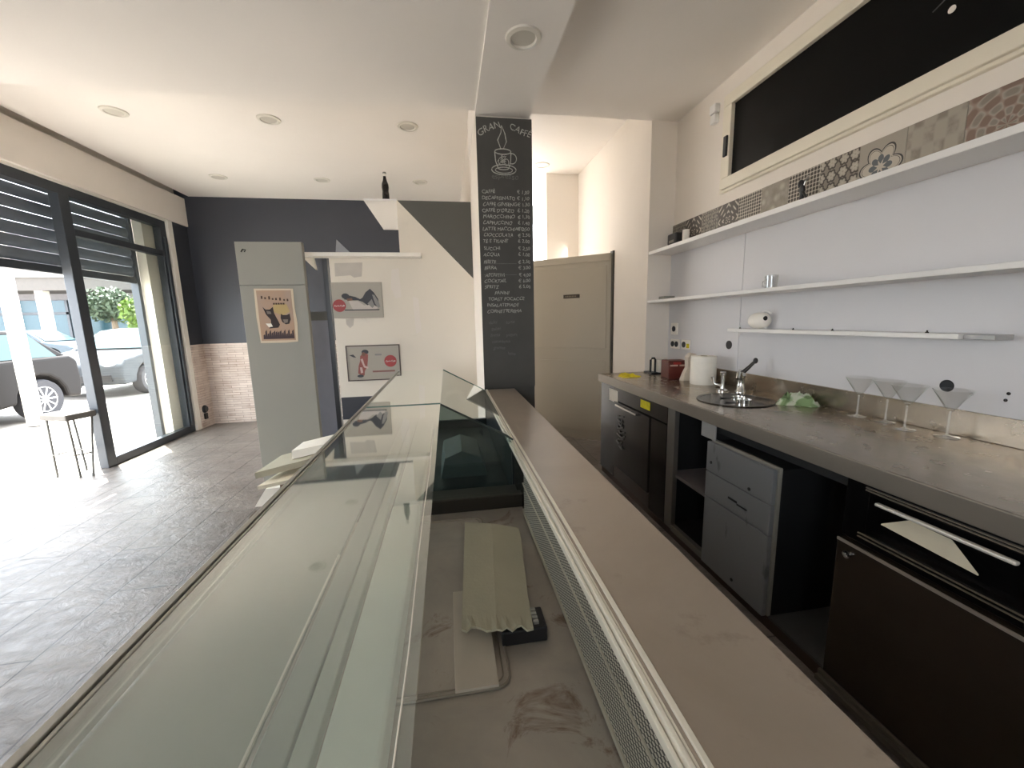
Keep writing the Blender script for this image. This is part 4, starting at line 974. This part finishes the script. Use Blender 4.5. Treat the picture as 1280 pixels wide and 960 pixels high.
# ------------------------------------------------------------------ outside
struct(MB().box(-6.16, -6.03, 6.76, 6.89, 0, 3.4).build('pillar_portico', M_extwhite, bevel=.01))
def car(name, label, loc, rot, paint, L, W, H, sedan=False):
    t = thing(name, label, 'car', (0, 0, 0), None)
    r = .32; ax = (-L/2+.78, L/2-.72)
    def wheelarch(c): return [(c+.40*math.cos(PI*i/8), .30+.40*math.sin(PI*i/8)) for i in range(9)]
    low = [(-L/2+.05, .28), (-L/2, .45), (-L/2+.02, .68), (-L/2+.15, .80), (-L/2+1.05, .95), (L/2-(.75 if sedan else .15), .98), (L/2-.03, .90), (L/2, .55), (L/2-.05, .26)]
    low += wheelarch(ax[1])+[(0, .2)]+wheelarch(ax[0])
    MB().prism([(y, z) for y, z in low][::-1], 'x', -W/2, W/2).build('body', paint, t, bevel=.05, seg=3)
    if sedan: top = [(-L/2+1.0, .93), (-L/2+1.75, H-.05), (-L/2+2.3, H), (L/2-1.5, H-.02), (L/2-.7, .96)]
    else: top = [(-L/2+.95, .93), (-L/2+1.6, H-.06), (-L/2+2.1, H), (L/2-.65, H-.04), (L/2-.12, .96)]
    mb = MB(); vs = []; n = len(top)
    for s in (-1, 1):
        for y, z in top: w = W/2-.04-(z-.93)*.32; vs.append((s*w, y, z))
    fs = [tuple(range(n))[::-1], tuple(range(n, 2*n))]+[(i, (i+1) % n, n+(i+1) % n, n+i) for i in range(n)]
    mb.add(vs, [f[::-1] for f in fs]).build('roof', paint, t, bevel=.04, seg=2)
    def tp(s, y, z, o=.012): return (s*(W/2-.04-(z-.93)*.32+o), y, z)
    for s in (-1, 1):
        a, b = top[0][0]+.30, top[-1][0]-.22; m_ = (a+b)/2
        for (y0, y1, i0, i1) in ((a, m_-.05, .42, 0), (m_+.05, b, 0, .28)):
            q = [tp(s, y0, .98), tp(s, y1, .98), tp(s, y1-i1, H-.09), tp(s, y0+i0, H-.09)]
            mb = MB().add(q, [(0, 1, 2, 3)] if s > 0 else [(3, 2, 1, 0)]); mb.build('side_window', M_carglass, t)
    y0, z0 = top[0]; y1, z1 = top[1]
    w0, w1 = W/2-.14, W/2-.04-(z1-.93)*.32-.07
    MB().add([(-w0, y0+.05-.012, z0+.06), (w0, y0+.05-.012, z0+.06), (w1, y1-.03-.012, z1-.02), (-w1, y1-.03-.012, z1-.02)], [(0, 1, 2, 3)]).build('windscreen', M_carglass, t)
    y0, z0 = top[-1]; y1, z1 = top[-2]; w1 = W/2-.04-(z1-.93)*.32-.07
    MB().add([(w0, y0-.03+.014, z0+.06), (-w0, y0-.03+.014, z0+.06), (-w1, y1+.03+.014, z1-.04), (w1, y1+.03+.014, z1-.04)], [(0, 1, 2, 3)]).build('rear_window', M_carglass, t)
    for s in (-1, 1):
        for c in ax:
            wh = MB().lathe([(.19, -.09), (r-.02, -.1), (r, -.06), (r, .06), (r-.02, .1), (.19, .09)], (s*(W/2-.09), c, r), 28, 'x').build('wheel', M_tyre, t, smooth=50)
            mb = MB(); xo = s*(W/2-.09)+s*.085
            mb.lathe([(.20, -.02), (.21, .0), (.20, .012), (.185, .0)], (xo, c, r), 28, 'x'); mb.lathe([(0, -.012), (.05, -.012), (.05, .012), (0, .014)], (xo, c, r), 14, 'x')
            for k in range(10):
                a = 2*PI*k/10; mb.tube([(xo, c+.04*math.cos(a), r+.04*math.sin(a)), (xo, c+.195*math.cos(a), r+.195*math.sin(a))], .014, 5)
            mb.build('rim', mat('alloy', '#c4c4c4', .3, .7), wh)
        MB().ball((s*(W/2-.25), -L/2+.10, .70), .1, 1.6, .9, .75).build('headlight', mat('headlamp', '#c8d0d4', .1), t, smooth=60)
        MB().ball((s*(W/2-.12), L/2-.08, .82), .09, .8, .8, 1.5).build('tail_light', mat('tail_lamp', '#8b2f2b', .2), t, smooth=60)
    MB().box(-W/2+.2, W/2-.2, -L/2-.012, -L/2+.1, .36, .50).build('grille', M_black, t, bevel=.01)
    t.location = loc; t.rotation_euler = (0, 0, rot); WP[t.name] = tuple(loc)
    return t
P_dark = mat('dark_grey_car_paint', '#1d1b1a', .6, .1, .03, 1, 0, .12, 0)
P_silver = mat('silver_car_paint', '#3a3d40', .6, .1, .03, 1, 0, .12, 0)
c1 = car('hatchback_car', 'dark grey hatchback parked outside behind the white pillar', (-7.25, 6.05, -.015), 0, P_dark, 4.1, 1.72, 1.44)
c2 = car('silver_car', 'silver car parked nose on behind the dark hatchback outside', (-7.35, 11.25, -.015), 0, P_silver, 4.3, 1.74, 1.42, True)
P_blue = mat('blue_grey_car_paint', '#2f3a42', .35, .3, .03, 1)
c3 = car('hatchback_car', 'blue grey car parked in the far row beyond the silver car', (-17.5, 20.2, -.015), PI/2, P_blue, 4.1, 1.72, 1.44)
dup(c3, (-22.0, 20.4, -.015), 'second blue grey car of the far row, farther along the building')
dup(c3, (-12.9, 20.4, -.015), 'blue grey car of the far row close to the tree')
# building across the street
bd = thing('building', 'long pale building with canopy and shop windows across the street', 'building', (-26, 30, 0))
MB().box(-44, -12.4, 29, 36, 0, 7.5).build('wall', mat('pale_render', '#7c7a7c', .85), bd)
MB().box(-46, -12.0, 26.5, 29, 3.6, 4.3).build('canopy', mat('canopy_grey', '#4b4743', .8), bd)
MB().box(-46, -12.0, 26.4, 29, 4.3, 4.7).build('canopy_edge', M_extwhite, bd)
for k in range(6):
    x = -42+5*k
    w = MB().box(x, x+4.2, 28.9, 29.02, .5, 3.2).build('window', mat('shop_glass', '#24414a', .15, .1), bd)
    mb = MB()
    for j in range(4): mb.box(x+1.35*j, x+1.35*j+.14, 28.82, 28.95, .5, 3.2)
    mb.box(x, x+4.2, 28.82, 28.95, 2.35, 2.5); mb.build('frame', M_alu, w)
    MB().box(x-.6, x-.2, 26.7, 27.1, -.015, 3.6).build('post', M_extwhite, bd)
# tree
def tree(name, label, x, y, h, r, seed, mleaf):
    t = thing(name, label, 'tree', (x, y, 0)); rn = random.Random(seed)
    MB().tube([(x, y, 0), (x+.1, y, h*.35), (x, y+.1, h*.7)], [.18, .13, .05], 8).build('trunk', mat('bark', '#6b5c4c', .9), t)
    vs = []; fs = []
    for i in range(2600):
        a = rn.uniform(0, 2*PI); cz = rn.uniform(-1, 1); rad = r*(.55+.45*rn.random())*(1+.25*math.sin(5*a+3*cz))
        s = math.sqrt(1-cz*cz); c = Vector((x+rad*s*math.cos(a), y+rad*s*math.sin(a), h*.62+rad*.85*cz))
        u = Vector((rn.gauss(0, 1), rn.gauss(0, 1), rn.gauss(0, 1))).normalized(); w = u.orthogonal().normalized(); q = .13
        o = len(vs); vs += [tuple(c-u*q), tuple(c+w*q*.5), tuple(c+u*q), tuple(c-w*q*.5)]; fs.append((o, o+1, o+2, o+3))
    MB().add(vs, fs).build('foliage', mleaf, t)
M_leaf = mat('sunny_leaf', '#4c6118', .6, 0, .3, 2); M_leaf2 = mat('olive_leaf', '#3a4632', .6, 0, .3, 2)
tree('tree', 'sunny yellow green tree across the street beside the stone pier', -15.2, 24.0, 3.3, 1.15, 3, M_leaf)
tree('tree', 'dull olive tree behind the sunny one across the street', -17.9, 25.1, 4.3, .95, 5, M_leaf2)
# ------------------------------------------------------------------ light
w = bpy.data.worlds.new('world'); S.world = w; w.use_nodes = True
nt = w.node_tree; bgd = nt.nodes['Background']
bgd.inputs[0].default_value = (.86, .925, 1.0, 1); bgd.inputs[1].default_value = 1.6
sun = bpy.data.lights.new('sun', 'SUN'); sun.energy = 7.0; sun.angle = math.radians(.55); sun.color = (1, .97, .93)
so_ = bpy.data.objects.new('sun', sun); COL.objects.link(so_)
d = Vector((.55, -.62, -1.93)); so_.rotation_euler = d.to_track_quat('-Z', 'Y').to_euler(); so_.location = (-6, 8, 8)
def portal(name, loc, rot, sx, sy):
    l = bpy.data.lights.new(name, 'AREA'); l.shape = 'RECTANGLE'; l.size = sx; l.size_y = sy; l.cycles.is_portal = True
    o = bpy.data.objects.new(name, l); COL.objects.link(o); o.location = loc; o.rotation_euler = rot
portal('shopfront_portal', (-3.72, 4.1, 1.35), (0, -PI/2, 0), 2.8, 3.5)
portal('front_portal', (-1.7, YB-.15, 1.65), (PI/2, 0, 0), 1.8, 1.4)
# area lamp added in place of an unseen passage window
pl = bpy.data.lights.new('passage_daylight', 'AREA'); pl.shape = 'RECTANGLE'; pl.size = .8; pl.size_y = 1.6; pl.energy = 1.4; pl.color = (1, .97, .9)
o = bpy.data.objects.new('passage_daylight', pl); COL.objects.link(o); o.location = (1.60, 5.85, 1.9); o.rotation_euler = (0, PI/2, 0)

S.view_settings.view_transform = 'Standard'; S.view_settings.look = 'None'
S.view_settings.gamma = 1; S.view_settings.use_curve_mapping = False
S.view_settings.exposure = 3.05
S.cycles.max_bounces = 12; S.cycles.diffuse_bounces = 6; S.cycles.glossy_bounces = 6; S.cycles.transparent_max_bounces = 16
S.cycles.sample_clamp_indirect = 6
